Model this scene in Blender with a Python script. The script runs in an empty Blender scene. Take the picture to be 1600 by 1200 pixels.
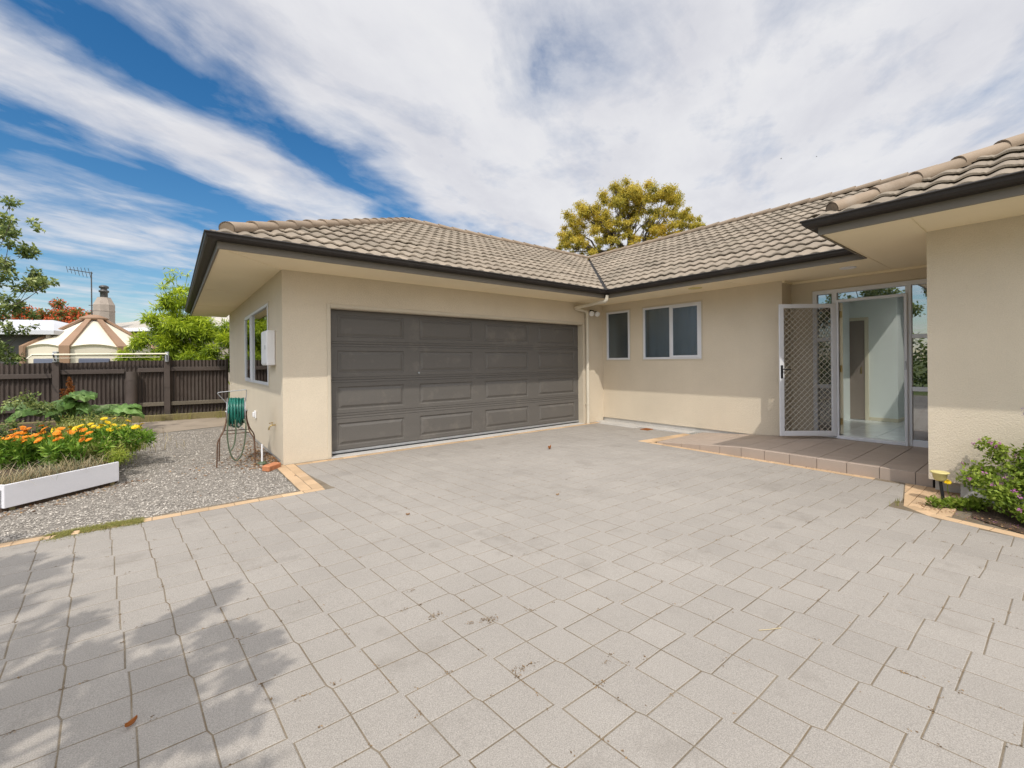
import bpy, math, random
from mathutils import Vector, Matrix, noise
R = math.radians
random.seed(7)
S = bpy.context.scene
COL = S.collection

# ------------------------------------------------------------------ helpers
def tag(o, label=None, cat=None, group=None, kind=None):
    if label: o['label'] = label
    if cat: o['category'] = cat
    if group: o['group'] = group
    if kind: o['kind'] = kind
    return o

class MB:
    """collects faces; build() links them as one mesh object"""
    def __init__(s):
        s.v = []; s.f = []; s.t = []; s.sm = []
    def face(s, pts, tone=.5, smooth=False):
        n = len(s.v); s.v += [tuple(p) for p in pts]
        s.f.append(tuple(range(n, n+len(pts)))); s.t.append(tone); s.sm.append(smooth)
    def idx(s, pts, faces, tone=.5, smooth=False):
        n = len(s.v); s.v += [tuple(p) for p in pts]
        for f in faces:
            s.f.append(tuple(n+i for i in f)); s.t.append(tone); s.sm.append(smooth)
    def box(s, x0, x1, y0, y1, z0, z1, tone=.5, M=None):
        p = [(x,y,z) for z in (z0,z1) for (x,y) in ((x0,y0),(x1,y0),(x1,y1),(x0,y1))]
        if M: p = [M @ Vector(q) for q in p]
        s.idx(p, [(3,2,1,0),(4,5,6,7),(0,1,5,4),(1,2,6,5),(2,3,7,6),(3,0,4,7)], tone)
    def bbox(s, x0, x1, y0, y1, z0, z1, b=.006, tone=.5, M=None):
        """box with bevelled edges"""
        b = min(b, (x1-x0)/2.1, (y1-y0)/2.1, (z1-z0)/2.1)
        c = ((x0+x1)/2, (y0+y1)/2, (z0+z1)/2); h = ((x1-x0)/2, (y1-y0)/2, (z1-z0)/2)
        V = {}; pts = []
        for sx in (-1,1):
            for sy in (-1,1):
                for sz in (-1,1):
                    sg = (sx,sy,sz)
                    for ax in range(3):
                        q = [c[k] + sg[k]*(h[k] - (0 if k == ax else b)) for k in range(3)]
                        V[(sx,sy,sz,ax)] = len(pts); pts.append(q)
        F = []
        for ax in range(3):
            u, w = (ax+1) % 3, (ax+2) % 3
            for sg in (-1,1):
                ring = []
                for a, bb in ((-1,-1),(1,-1),(1,1),(-1,1)):
                    k = [0,0,0]; k[ax] = sg; k[u] = a; k[w] = bb
                    ring.append(V[(k[0],k[1],k[2],ax)])
                F.append(tuple(ring if sg > 0 else ring[::-1]))
            for a in (-1,1):
                for bb in (-1,1):
                    k0 = [0,0,0]; k0[u] = a; k0[w] = bb
                    k1 = k0[:]; k0[ax] = -1; k1[ax] = 1
                    F.append((V[(*k0,u)], V[(*k1,u)], V[(*k1,w)], V[(*k0,w)]) if a*bb > 0 else (V[(*k0,w)], V[(*k1,w)], V[(*k1,u)], V[(*k0,u)]))
        for sx in (-1,1):
            for sy in (-1,1):
                for sz in (-1,1):
                    t = [V[(sx,sy,sz,0)], V[(sx,sy,sz,1)], V[(sx,sy,sz,2)]]
                    F.append(tuple(t if sx*sy*sz > 0 else t[::-1]))
        if M: pts = [M @ Vector(q) for q in pts]
        s.idx(pts, F, tone)
    def tube(s, pts, r, n=8, tone=.5, cap=True, smooth=True):
        """r: radius or list of radii"""
        pts = [Vector(p) for p in pts]; m = len(pts)
        rr = r if isinstance(r, (list, tuple)) else [r]*m
        d0 = (pts[1]-pts[0]).normalized()
        up = Vector((0,0,1)) if abs(d0.z) < .9 else Vector((1,0,0))
        a = d0.cross(up).normalized(); out = []
        for i, p in enumerate(pts):
            d = ((pts[min(i+1,m-1)]-p).normalized() + (p-pts[max(i-1,0)]).normalized())
            d = d.normalized() if d.length > 1e-6 else d0
            a = (a - d*a.dot(d)).normalized(); b = d.cross(a)
            for k in range(n):
                t = 2*math.pi*k/n
                out.append(p + (a*math.cos(t) + b*math.sin(t))*rr[i])
        F = []
        for i in range(m-1):
            for k in range(n):
                k2 = (k+1) % n
                F.append((i*n+k, i*n+k2, (i+1)*n+k2, (i+1)*n+k))
        s.idx(out, F, tone, smooth)
        if cap:
            s.face(out[:n][::-1], tone); s.face(out[-n:], tone)
    def lathe(s, prof, c=(0,0,0), n=16, tone=.5, M=None, smooth=True):
        pts = []
        for (r, z) in prof:
            for k in range(n):
                t = 2*math.pi*k/n
                q = Vector((r*math.cos(t), r*math.sin(t), z))
                q = (M @ q) if M else q + Vector(c)
                pts.append(q)
        F = [(i*n+k, i*n+(k+1) % n, (i+1)*n+(k+1) % n, (i+1)*n+k) for i in range(len(prof)-1) for k in range(n)]
        s.idx(pts, F, tone, smooth)
    def blob(s, c, r, tone=.5, sub=1, rough=.25, sq=(1,1,1), seed=0):
        """low irregular stone"""
        t = (1+5**.5)/2
        V = [Vector(q).normalized() for q in ((-1,t,0),(1,t,0),(-1,-t,0),(1,-t,0),(0,-1,t),(0,1,t),(0,-1,-t),(0,1,-t),(t,0,-1),(t,0,1),(-t,0,-1),(-t,0,1))]
        F = [(0,11,5),(0,5,1),(0,1,7),(0,7,10),(0,10,11),(1,5,9),(5,11,4),(11,10,2),(10,7,6),(7,1,8),(3,9,4),(3,4,2),(3,2,6),(3,6,8),(3,8,9),(4,9,5),(2,4,11),(6,2,10),(8,6,7),(9,8,1)]
        rnd = random.Random(seed)
        P = [(c[0]+q.x*r*sq[0]*(1+rnd.uniform(-rough,rough)), c[1]+q.y*r*sq[1]*(1+rnd.uniform(-rough,rough)), c[2]+q.z*r*sq[2]*(1+rnd.uniform(-rough,rough))) for q in V]
        s.idx(P, F, tone)
    def build(s, name, mat, parent=None, label=None, smooth=None):
        me = bpy.data.meshes.new(name)
        me.from_pydata(s.v, [], s.f)
        at = me.attributes.new('tone', 'FLOAT', 'FACE'); at.data.foreach_set('value', s.t)
        me.polygons.foreach_set('use_smooth', s.sm if smooth is None else [smooth]*len(s.f))
        me.materials.append(mat); me.update()
        o = bpy.data.objects.new(name, me); COL.objects.link(o)
        if parent:
            o.parent = parent
            if parent.type == 'EMPTY': o.matrix_parent_inverse = Matrix.Translation(-parent.location)
        if label: o['label'] = label
        return o

def empty(name, loc, label, cat, group=None):
    o = bpy.data.objects.new(name, None); COL.objects.link(o); o.location = loc
    o.empty_display_size = .2
    return tag(o, label, cat, group)

def copy_tree(o, parent=None):
    c = o.copy(); COL.objects.link(c)
    if parent: c.parent = parent
    for ch in [x for x in list(COL.objects) if x.parent is o]:
        copy_tree(ch, c)
    return c

# ------------------------------------------------------------------ materials
def newmat(name):
    m = bpy.data.materials.new(name); m.use_nodes = True
    nt = m.node_tree; nt.nodes.clear()
    out = nt.nodes.new('ShaderNodeOutputMaterial')
    return m, nt, out
def N(nt, typ, **kw):
    n = nt.nodes.new(typ)
    for k, v in kw.items():
        if k in n.inputs: n.inputs[k].default_value = v
        else: setattr(n, k, v)
    return n
def rgba(c): return (c[0], c[1], c[2], 1)
def ramp(nt, fac, stops):
    r = nt.nodes.new('ShaderNodeValToRGB'); e = r.color_ramp.elements
    while len(e) < len(stops): e.new(.5)
    for k, (p, c) in enumerate(stops):
        e[k].position = p; e[k].color = rgba(c) if not isinstance(c, (int, float)) else (c,c,c,1)
    nt.links.new(fac, r.inputs[0]); return r.outputs[0]
def noise_tex(nt, scale, detail=4, rough=.55, vec=None, stretch=None):
    tc = N(nt, 'ShaderNodeTexCoord'); src = tc.outputs['Object']
    if stretch:
        mp = N(nt, 'ShaderNodeMapping'); mp.inputs['Scale'].default_value = stretch
        nt.links.new(src, mp.inputs[0]); src = mp.outputs[0]
    n = N(nt, 'ShaderNodeTexNoise', Scale=scale, Detail=detail, Roughness=rough)
    nt.links.new(src, n.inputs['Vector']); return n.outputs['Fac']
def mixc(nt, fac, a, b, mode='MIX'):
    m = N(nt, 'ShaderNodeMix', data_type='RGBA', blend_type=mode)
    for s, v in ((0, fac), (6, a), (7, b)):
        if hasattr(v, 'links') or isinstance(v, bpy.types.NodeSocket): nt.links.new(v, m.inputs[s])
        elif s == 0: m.inputs[0].default_value = v
        else: m.inputs[s].default_value = rgba(v)
    return m.outputs[2]
def mat(name, col, rough=.7, var=.12, nscale=6, fine=0, fscale=150, bump=0, bscale=120, bdist=.004, metal=0, spec=.4, tone=0, coat=0, stretch=None, dirt=None, dscale=1.5, dlo=.55, dhi=.75, streak=0):
    """colour with large soft variation, fine grain, per-piece tone, optional dirt patches, bump"""
    m, nt, out = newmat(name); p = N(nt, 'ShaderNodeBsdfPrincipled')
    p.inputs['Roughness'].default_value = rough; p.inputs['Metallic'].default_value = metal
    p.inputs['Specular IOR Level'].default_value = spec
    if coat: p.inputs['Coat Weight'].default_value = coat
    nf = noise_tex(nt, nscale, 5, .6, stretch=stretch)
    c = ramp(nt, nf, [(.25, tuple(x*(1-var) for x in col)), (.75, tuple(min(1, x*(1+var)) for x in col))])
    if fine:
        ff = noise_tex(nt, fscale, 2, .7)
        g = ramp(nt, ff, [(.3, 1-fine), (.7, 1+fine)]); c = mixc(nt, 1, c, g, 'MULTIPLY')
    if streak:
        g = ramp(nt, noise_tex(nt, 3.2, 5, .6, stretch=(1,1,.12)), [(.3, 1-streak), (.65, 1+streak*.4)]); c = mixc(nt, 1, c, g, 'MULTIPLY')
    if tone:
        a = N(nt, 'ShaderNodeAttribute', attribute_name='tone')
        g = ramp(nt, a.outputs['Fac'], [(0, 1-tone), (1, 1+tone)]); c = mixc(nt, 1, c, g, 'MULTIPLY')
    if dirt:
        df = noise_tex(nt, dscale, 6, .7)
        c = mixc(nt, ramp(nt, df, [(dlo, 0.), (dhi, 1.)]), c, dirt)
    nt.links.new(c, p.inputs['Base Color'])
    if bump:
        bf = noise_tex(nt, bscale, 3, .6, stretch=stretch)
        b = N(nt, 'ShaderNodeBump', Strength=bump, Distance=bdist)
        nt.links.new(bf, b.inputs['Height']); nt.links.new(b.outputs[0], p.inputs['Normal'])
    nt.links.new(p.outputs[0], out.inputs[0]); return m
def leafmat(name, cols, trans=.35, rough=.5, spec=.3):
    """leaf colours picked per leaf by its tone, some light passing through"""
    m, nt, out = newmat(name)
    a = N(nt, 'ShaderNodeAttribute', attribute_name='tone')
    c = ramp(nt, a.outputs['Fac'], [(i/(len(cols)-1), k) for i, k in enumerate(cols)])
    p = N(nt, 'ShaderNodeBsdfPrincipled', Roughness=rough); p.inputs['Specular IOR Level'].default_value = spec
    t = N(nt, 'ShaderNodeBsdfTranslucent'); mx = N(nt, 'ShaderNodeMixShader'); mx.inputs[0].default_value = trans
    nt.links.new(c, p.inputs['Base Color']); nt.links.new(c, t.inputs[0])
    nt.links.new(p.outputs[0], mx.inputs[1]); nt.links.new(t.outputs[0], mx.inputs[2])
    nt.links.new(mx.outputs[0], out.inputs[0]); return m
def glass(name, tint, refl, rough=.0, gcol=(1,1,1)):
    m, nt, out = newmat(name)
    t = N(nt, 'ShaderNodeBsdfTransparent'); t.inputs[0].default_value = rgba(tint)
    g = N(nt, 'ShaderNodeBsdfGlossy', Roughness=rough); g.inputs['Color'].default_value = rgba(gcol)
    lw = N(nt, 'ShaderNodeLayerWeight', Blend=.25)
    f = ramp(nt, lw.outputs['Fresnel'], [(0, refl), (1, 1.)])
    mx = N(nt, 'ShaderNodeMixShader'); nt.links.new(f, mx.inputs[0])
    nt.links.new(t.outputs[0], mx.inputs[1]); nt.links.new(g.outputs[0], mx.inputs[2])
    nt.links.new(mx.outputs[0], out.inputs[0]); return m

M = {}
M['stucco'] = mat('stucco', (.632,.545,.418), .9, .05, 1.2, .07, 130, .7, 95, .009, spec=.2, streak=.02)
M['footing'] = mat('footing', (.55,.52,.47), .9, .12, 5, .06, 160, .3, 90)
M['tile'] = mat('roof_tile', (.250,.205,.154), .85, .16, 1.3, .12, 150, .4, 200, .004, tone=.17, dirt=(.17,.145,.105), dscale=1.6, dlo=.50, dhi=.8, spec=.25)
M['cap'] = mat('ridge_cap', (.27,.205,.145), .85, .14, 2.5, .08, 160, .3, 220, .003, tone=.14, dirt=(.33,.27,.21), dscale=3, spec=.25)
M['gutter'] = mat('gutter_bronze', (.027,.022,.019), .5, .12, 3, .05, 60, .04, 12, .004, spec=.35, dirt=(.055,.048,.042), dscale=2.5, dlo=.56, dhi=.85)
M['fascia'] = mat('fascia', (.17,.145,.112), .55, .08, 2, spec=.35)
M['soffit'] = mat('soffit', (.86,.745,.53), .75, .04, .8, .02, 90, .03, 60, spec=.25)
M['garage'] = mat('garage_door_steel', (.122,.112,.100), .46, .10, 2.2, .05, 90, .22, 30, .003, spec=.22, stretch=(.12,1,1), dirt=(.215,.19,.16), dscale=2, dlo=.55, dhi=.9)
M['rubber'] = mat('rubber', (.03,.03,.03), .7)
M['alu'] = mat('white_aluminium', (.66,.66,.68), .35, .05, 2, spec=.5)
M['trim'] = mat('beige_trim', (.55,.48,.37), .6, .05, 2, spec=.3)
M['pipe'] = mat('downpipe', (.62,.56,.45), .45, .08, 3, spec=.4)
M['white'] = mat('white_paint', (.78,.77,.77), .45, .06, 4, .02, 60, spec=.4)
M['board'] = mat('white_board', (.76,.75,.77), .6, .07, 3, .02, 70, .12, 25, .004, stretch=(.3,.3,1), dirt=(.52,.48,.42), dscale=3.5, dlo=.62, dhi=.85)
M['black'] = mat('black_plastic', (.02,.02,.022), .4)
M['brass'] = mat('brass', (.55,.42,.2), .3, metal=1)
M['paver'] = mat('paver', (.312,.284,.250), .92, .09, .9, .26, 230, .7, 260, .003, tone=.05, dirt=(.205,.183,.156), dscale=1.7, dlo=.56, dhi=.84, spec=.2)
M['sand'] = mat('joint_sand', (.200,.166,.122), 1, .35, 3, .25, 120, .6, 140, .004, dirt=(.17,.13,.085), dscale=4, dlo=.45, dhi=.65, spec=.1)
M['brick_edge'] = mat('clay_paver', (.51,.355,.215), .9, .10, 2.5, .10, 200, .4, 200, .003, tone=.16, spec=.2, dirt=(.46,.35,.25), dscale=2.2)
M['porch'] = mat('porch_tile', (.37,.295,.238), .6, .08, 2, .06, 130, .15, 160, .002, tone=.10, spec=.35)
M['grout'] = mat('grout', (.10,.085,.07), .95, .2, 8)
M['concrete'] = mat('concrete', (.47,.448,.415), .9, .10, 2.2, .06, 120, .25, 70, .003)
M['old_concrete'] = mat('old_concrete', (.30,.245,.185), .95, .18, 1.6, .10, 120, .3, 60, .004, dirt=(.17,.135,.10), dscale=1.7)
M['gravel'] = mat('gravel_bed', (.275,.247,.212), 1, .3, 9, .5, 95, 1, 80, .02, spec=.15)
M['stone'] = mat('gravel_stone', (.375,.340,.294), .9, .15, 30, tone=.55, spec=.2)
M['soil'] = mat('soil', (.085,.06,.042), 1, .35, 7, .3, 90, .8, 40, .02, spec=.1)
M['ground'] = mat('lawn_earth', (.09,.115,.04), 1, .35, .6, .3, 25, .6, 20, .03, spec=.1, dirt=(.13,.11,.06), dscale=.5)
M['fence'] = mat('fence_paint', (.078,.060,.050), .6, .2, 2.4, .08, 60, .1, 40, .004, tone=.2, spec=.3, dirt=(.095,.08,.068), dscale=1.5)
M['rail_bare'] = mat('weathered_rail', (.16,.135,.10), .9, .35, 6, .2, 60, .4, 50, .006, stretch=(.15,1,1))
M['timber'] = mat('green_timber', (.20,.165,.075), .9, .25, 5, .15, 60, .4, 40, .006, stretch=(.12,1,1), dirt=(.10,.085,.05), dscale=3)
M['bark'] = mat('bark', (.085,.065,.05), .95, .35, 9, .2, 60, .7, 30, .02)
M['bark_pale'] = mat('pale_bark', (.17,.135,.105), .95, .35, 6, .2, 60, .5, 30, .02)
M['pane_side'] = glass('window_glass', (.55,.6,.58), .30)
M['pane_entry'] = glass('entry_glass', (.32,.34,.35), .34)
M['pane_front'] = glass('obscure_glass', (.60,.64,.66), .17, .34, (.72,.84,.95))
M['hall'] = mat('hall_paint', (.84,.90,.84), .7, .03, 1)
M['hall_ceiling'] = mat('ceiling_paint', (.85,.84,.78), .8, .02, 1)
M['hall_floor'] = mat('hall_tile', (.68,.74,.75), .12, .12, 3, spec=.6, tone=.05)
M['closet'] = mat('closet_door', (.30,.25,.21), .5, .06, 2)
M['cream'] = mat('cream_gloss', (.74,.69,.52), .4, .04, 2)
M['grille'] = mat('grille', (.42,.38,.31), .4, .05, 3, spec=.5)
M['room'] = mat('room_dark', (.18,.20,.21), .8, .1, 1)
M['curtain'] = mat('curtain', (.66,.70,.72), .9, .08, 2)
M['steel_rust'] = mat('rusty_steel', (.11,.060,.035), .7, .4, 20, .2, 120, spec=.4)
M['galv'] = mat('galvanised', (.42,.43,.44), .45, .15, 12, metal=.6)
M['hose'] = mat('green_hose', (.010,.115,.085), .35, .25, 9, tone=.4, spec=.5)
M['hose_old'] = mat('faded_hose', (.075,.10,.055), .5, .3, 9, spec=.4)
M['brick'] = mat('red_brick', (.46,.185,.085), .95, .2, 14, .15, 120, .5, 70, .004)
M['solar'] = mat('yellow_plastic', (.62,.53,.22), .4, .06, 6, spec=.4)
M['yellow'] = leafmat('yellow_petal', [(.72,.48,.01),(.85,.62,.02)], .2)
M['orange'] = leafmat('orange_petal', [(.72,.20,.01),(.85,.34,.015)], .2)
M['pink'] = leafmat('pink_petal', [(.45,.12,.34),(.62,.30,.52)], .25)
M['violet'] = leafmat('violet_petal', [(.16,.10,.28),(.25,.16,.38)], .2)
M['rust_seed'] = leafmat('rust_seed', [(.24,.07,.015),(.42,.16,.04)], .2)
M['red_fl'] = leafmat('red_blossom', [(.55,.06,.02),(.72,.17,.06)], .3)
M['gumleaf'] = leafmat('gum_leaf', [(.15,.16,.035),(.36,.32,.05),(.58,.46,.06),(.68,.50,.075)], .4)
M['bamboo'] = leafmat('bamboo_leaf', [(.045,.09,.010),(.27,.37,.020),(.56,.64,.04)], .36)
M['treeleaf'] = leafmat('tree_leaf', [(.06,.10,.03),(.17,.23,.055),(.42,.46,.15)], .4, .35, .5)
M['redleaf'] = leafmat('red_tree_leaf', [(.10,.13,.035),(.24,.25,.06)], .35)
M['bushleaf'] = leafmat('bush_leaf', [(.07,.11,.015),(.20,.29,.03),(.42,.50,.09)], .4)
M['rhubarb'] = leafmat('rhubarb_leaf', [(.08,.17,.03),(.19,.33,.08),(.36,.48,.19)], .3, .45)
M['gardenleaf'] = leafmat('garden_leaf', [(.09,.15,.015),(.26,.36,.03),(.50,.54,.10)], .4)
M['dry'] = leafmat('dry_straw', [(.22,.165,.08),(.46,.37,.20),(.62,.52,.33)], .3)
M['weed'] = leafmat('weed_leaf', [(.10,.13,.03),(.24,.28,.06),(.46,.44,.16)], .35)
M['calend'] = leafmat('calendula_leaf', [(.05,.11,.012),(.14,.27,.025),(.33,.45,.06)], .35)
M['onion'] = leafmat('onion_leaf', [(.10,.14,.09),(.20,.24,.15),(.33,.30,.17)], .25)
M['moss'] = leafmat('moss_green', [(.17,.17,.035),(.33,.31,.085)], .2)
M['litter'] = leafmat('leaf_litter', [(.10,.05,.02),(.30,.15,.06),(.50,.33,.17)], .2)
M['crumbs'] = leafmat('joint_crumbs', [(.09,.055,.025),(.20,.12,.05),(.30,.20,.10)], .1)
M['gaz_cream'] = mat('gazebo_cream', (.66,.59,.46), .6, .05, 1)
M['gaz_rib'] = mat('gazebo_rib', (.27,.165,.10), .7, .12, 3)
M['chimney'] = mat('chimney_block', (.33,.275,.225), .9, .15, 3, .1, 30, .2, 10, .01)
M['flue'] = mat('flue_steel', (.09,.085,.08), .45, .2, 3, metal=.5)
M['nroof'] = mat('neighbour_roof', (.42,.38,.32), .8, .12, .7)
M['nwall'] = mat('neighbour_wall', (.34,.29,.235), .9, .1, 1)
M['shed_roof'] = mat('white_roof', (.50,.50,.51), .6, .06, .8)
M['shed_wall'] = mat('dark_wall', (.085,.08,.078), .8, .2, 1.5)
M['net'] = mat('dark_pane', (.13,.14,.19), .25, .1, 2)
m, nt, out = newmat('added_skylight_pane')                     # frosted sheet of the added skylight
_t = N(nt, 'ShaderNodeBsdfTranslucent', Color=(.95,.95,.93,1)); _p = N(nt, 'ShaderNodeBsdfTransparent'); _x = N(nt, 'ShaderNodeMixShader'); _x.inputs[0].default_value = .42; nt.links.new(_t.outputs[0], _x.inputs[1]); nt.links.new(_p.outputs[0], _x.inputs[2]); nt.links.new(_x.outputs[0], out.inputs[0]); M['opal'] = m
m, nt, out = newmat('fly_screen')
_t = N(nt, 'ShaderNodeBsdfTransparent'); _d = N(nt, 'ShaderNodeBsdfDiffuse', Color=(.05,.047,.042,1)); _x = N(nt, 'ShaderNodeMixShader'); _x.inputs[0].default_value = .34
nt.links.new(_t.outputs[0], _x.inputs[1]); nt.links.new(_d.outputs[0], _x.inputs[2]); nt.links.new(_x.outputs[0], out.inputs[0]); M['screen'] = m

# ------------------------------------------------------------------ camera, light, sky
YAW, ROLL, FPX, CH = .9039, -.0089, 677.25, 1.33
cam = bpy.data.cameras.new('camera'); co = bpy.data.objects.new('camera', cam); COL.objects.link(co)
rt = Vector((math.sin(YAW), -math.cos(YAW), 0)); fw = Vector((math.cos(YAW), math.sin(YAW), 0)); up = Vector((0,0,1))
r2 = rt*math.cos(ROLL) + up*math.sin(ROLL); u2 = up*math.cos(ROLL) - rt*math.sin(ROLL)
co.matrix_world = Matrix(((r2.x,u2.x,-fw.x,0),(r2.y,u2.y,-fw.y,0),(r2.z,u2.z,-fw.z,CH),(0,0,0,1)))
cam.sensor_width = 36; cam.lens = FPX/1600*36; cam.shift_y = -33.76/1600
cam.clip_start = .05; cam.clip_end = 3000
S.camera = co
S.render.engine = 'CYCLES'
S.view_settings.view_transform = 'Standard'; S.view_settings.look = 'None'
S.view_settings.exposure = 0; S.view_settings.gamma = 1

SUN = Vector((-.49, -.60, 1.0)).normalized()
EL = math.asin(SUN.z); AZ = math.atan2(SUN.x, SUN.y)
sl = bpy.data.lights.new('sun', 'SUN'); sl.energy = 2.9; sl.angle = R(.55); sl.color = (1, .955, .885)
so = bpy.data.objects.new('sun', sl); COL.objects.link(so); so.rotation_euler = SUN.to_track_quat('Z', 'Y').to_euler()

w = bpy.data.worlds.new('World'); S.world = w; w.use_nodes = True
nt = w.node_tree; nt.nodes.clear(); L = nt.links.new
out = nt.nodes.new('ShaderNodeOutputWorld'); bg = nt.nodes.new('ShaderNodeBackground'); L(bg.outputs[0], out.inputs[0])
sky = nt.nodes.new('ShaderNodeTexSky'); sky.sky_type = 'NISHITA'; sky.sun_disc = False
sky.sun_elevation = EL; sky.sun_rotation = AZ; sky.air_density = 1.15; sky.dust_density = .35; sky.ozone_density = 3.0
SKY_K = .115
bg.inputs['Strength'].default_value = SKY_K
hs = N(nt, 'ShaderNodeHueSaturation', Saturation=1.36, Value=.97); L(sky.outputs[0], hs.inputs['Color'])
tc = nt.nodes.new('ShaderNodeTexCoord'); sx = nt.nodes.new('ShaderNodeSeparateXYZ'); L(tc.outputs['Generated'], sx.inputs[0])
def mth(op, a, b=None, clamp=False):
    n = N(nt, 'ShaderNodeMath', operation=op, use_clamp=clamp)
    for i, v in enumerate((a, b)):
        if v is None: continue
        if isinstance(v, (int, float)): n.inputs[i].default_value = v
        else: L(v, n.inputs[i])
    return n.outputs[0]
# the cloud layer is a plane high above: direction -> point of that plane
zz = mth('ADD', mth('MAXIMUM', sx.outputs[2], 0.0), .035)
px_, py_ = mth('DIVIDE', sx.outputs[0], zz), mth('DIVIDE', sx.outputs[1], zz)
sa, sb = .883, .469                                  # direction in which the wind combs the cloud
along = mth('ADD', mth('MULTIPLY', px_, sa), mth('MULTIPLY', py_, sb))
across = mth('ADD', mth('MULTIPLY', px_, -sb), mth('MULTIPLY', py_, sa))
def cn(sa_, sc_, scale, detail, rough, off=0., dist=0.):
    cb = nt.nodes.new('ShaderNodeCombineXYZ')
    L(mth('ADD', mth('MULTIPLY', along, sa_), off), cb.inputs[0]); L(mth('MULTIPLY', across, sc_), cb.inputs[1])
    n = N(nt, 'ShaderNodeTexNoise', Scale=scale, Detail=detail, Roughness=rough, Distortion=dist); L(cb.outputs[0], n.inputs['Vector'])
    return n.outputs['Fac']
warp = cn(.5, .8, 1.1, 4, .55, 3.1)
q = mth('ADD', across, mth('MULTIPLY', mth('SUBTRACT', warp, .5), 1.15))
qn = mth('DIVIDE', mth('ADD', q, 2.0), 10.0, True)
# how much cloud there is in each belt across the wind
def qs(v): return (v+2.0)/10.0
belt = ramp(nt, qn, [(0, .80), (qs(-.3), .90), (qs(.9), .93), (qs(1.18), .80), (qs(1.42), .27), (qs(1.60), .32), (qs(1.86), .72), (qs(2.10), .80), (qs(2.40), .22), (qs(2.75), .34), (qs(3.2), .58), (qs(3.8), .60), (qs(4.6), .40), (1, .50)])
streak = cn(.72, 1.5, 1.7, 9, .60, 1.3, .4)
puff = cn(1.0, 1.25, 1.9, 10, .60, 7.7, .25)
hol = cn(.45, .55, .95, 3, .5, 11.9)
cov = mth('ADD', belt, mth('MULTIPLY', mth('SUBTRACT', streak, .5), .80))
cov = mth('ADD', cov, mth('MULTIPLY', mth('SUBTRACT', puff, .5), .95))
cov = mth('ADD', cov, mth('MULTIPLY', mth('SUBTRACT', hol, .5), .42))
gap = mth('ADD', mth('POWER', mth('MULTIPLY', mth('SUBTRACT', q, .36), 3.0), 2.0), mth('POWER', mth('MULTIPLY', mth('SUBTRACT', along, 1.26), 2.6), 2.0))
cov = mth('SUBTRACT', cov, mth('MULTIPLY', mth('POWER', 2.718, mth('MULTIPLY', gap, -1.0)), .36))      # the blue gap overhead
mask = ramp(nt, cov, [(.30, 0.), (.48, .26), (.64, .64), (.86, .97)])
shade = cn(.8, 1.4, 1.6, 6, .6, 5.5, .2)
tonec = ramp(nt, shade, [(.25, (.68,.685,.74)), (.55, (.82,.82,.85)), (.8, (.90,.895,.90))])
cl = N(nt, 'ShaderNodeMix', data_type='RGBA', blend_type='MULTIPLY'); cl.inputs[0].default_value = 1
L(tonec, cl.inputs[6]); CK = .98/SKY_K; cl.inputs[7].default_value = (CK, CK, CK, 1)
mx = N(nt, 'ShaderNodeMix', data_type='RGBA'); L(mask, mx.inputs[0]); L(hs.outputs[0], mx.inputs[6]); L(cl.outputs[2], mx.inputs[7])
# extra glow added to the whole sky towards the sun, lifting shaded walls
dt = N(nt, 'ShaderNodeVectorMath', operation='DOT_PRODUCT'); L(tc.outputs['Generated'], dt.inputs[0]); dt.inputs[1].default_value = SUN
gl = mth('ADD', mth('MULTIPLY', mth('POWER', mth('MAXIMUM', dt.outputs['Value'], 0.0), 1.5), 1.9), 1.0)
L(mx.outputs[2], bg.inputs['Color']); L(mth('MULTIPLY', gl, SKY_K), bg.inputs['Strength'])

# ------------------------------------------------------------------ ground and paving
def sheet(name, pts, z, m, kind='structure'):
    b = MB(); b.face([(x, y, z) for x, y in pts]); return tag(b.build(name, m), kind=kind)
sheet('ground', [(-400,-400),(400,-400),(400,400),(-400,400)], -.06, M['ground'])

def clip(poly, a, b):
    """keep the part of poly left of the line a->b"""
    o = []
    for i, p in enumerate(poly):
        q = poly[(i+1) % len(poly)]
        dp = (b[0]-a[0])*(p[1]-a[1])-(b[1]-a[1])*(p[0]-a[0]); dq = (b[0]-a[0])*(q[1]-a[1])-(b[1]-a[1])*(q[0]-a[0])
        if dp >= 0: o.append(p)
        if dp*dq < 0:
            t = dp/(dp-dq); o.append((p[0]+(q[0]-p[0])*t, p[1]+(q[1]-p[1])*t))
    return o
def inset(poly, g):
    n = len(poly); res = []
    for i in range(n):
        p0, p1, p2 = Vector(poly[i-1]), Vector(poly[i]), Vector(poly[(i+1) % n])
        d1, d2 = (p1-p0), (p2-p1)
        if d1.length < 1e-4 or d2.length < 1e-4: res.append(tuple(p1)); continue
        d1.normalize(); d2.normalize()
        n1, n2 = Vector((-d1.y, d1.x)), Vector((-d2.y, d2.x)); k = 1+n1.dot(n2)
        res.append(tuple(p1+(n1+n2)*g/max(k, .35)))
    return res
def area(p): return sum(p[i][0]*p[(i+1) % len(p)][1]-p[(i+1) % len(p)][0]*p[i][1] for i in range(len(p)))/2
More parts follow.
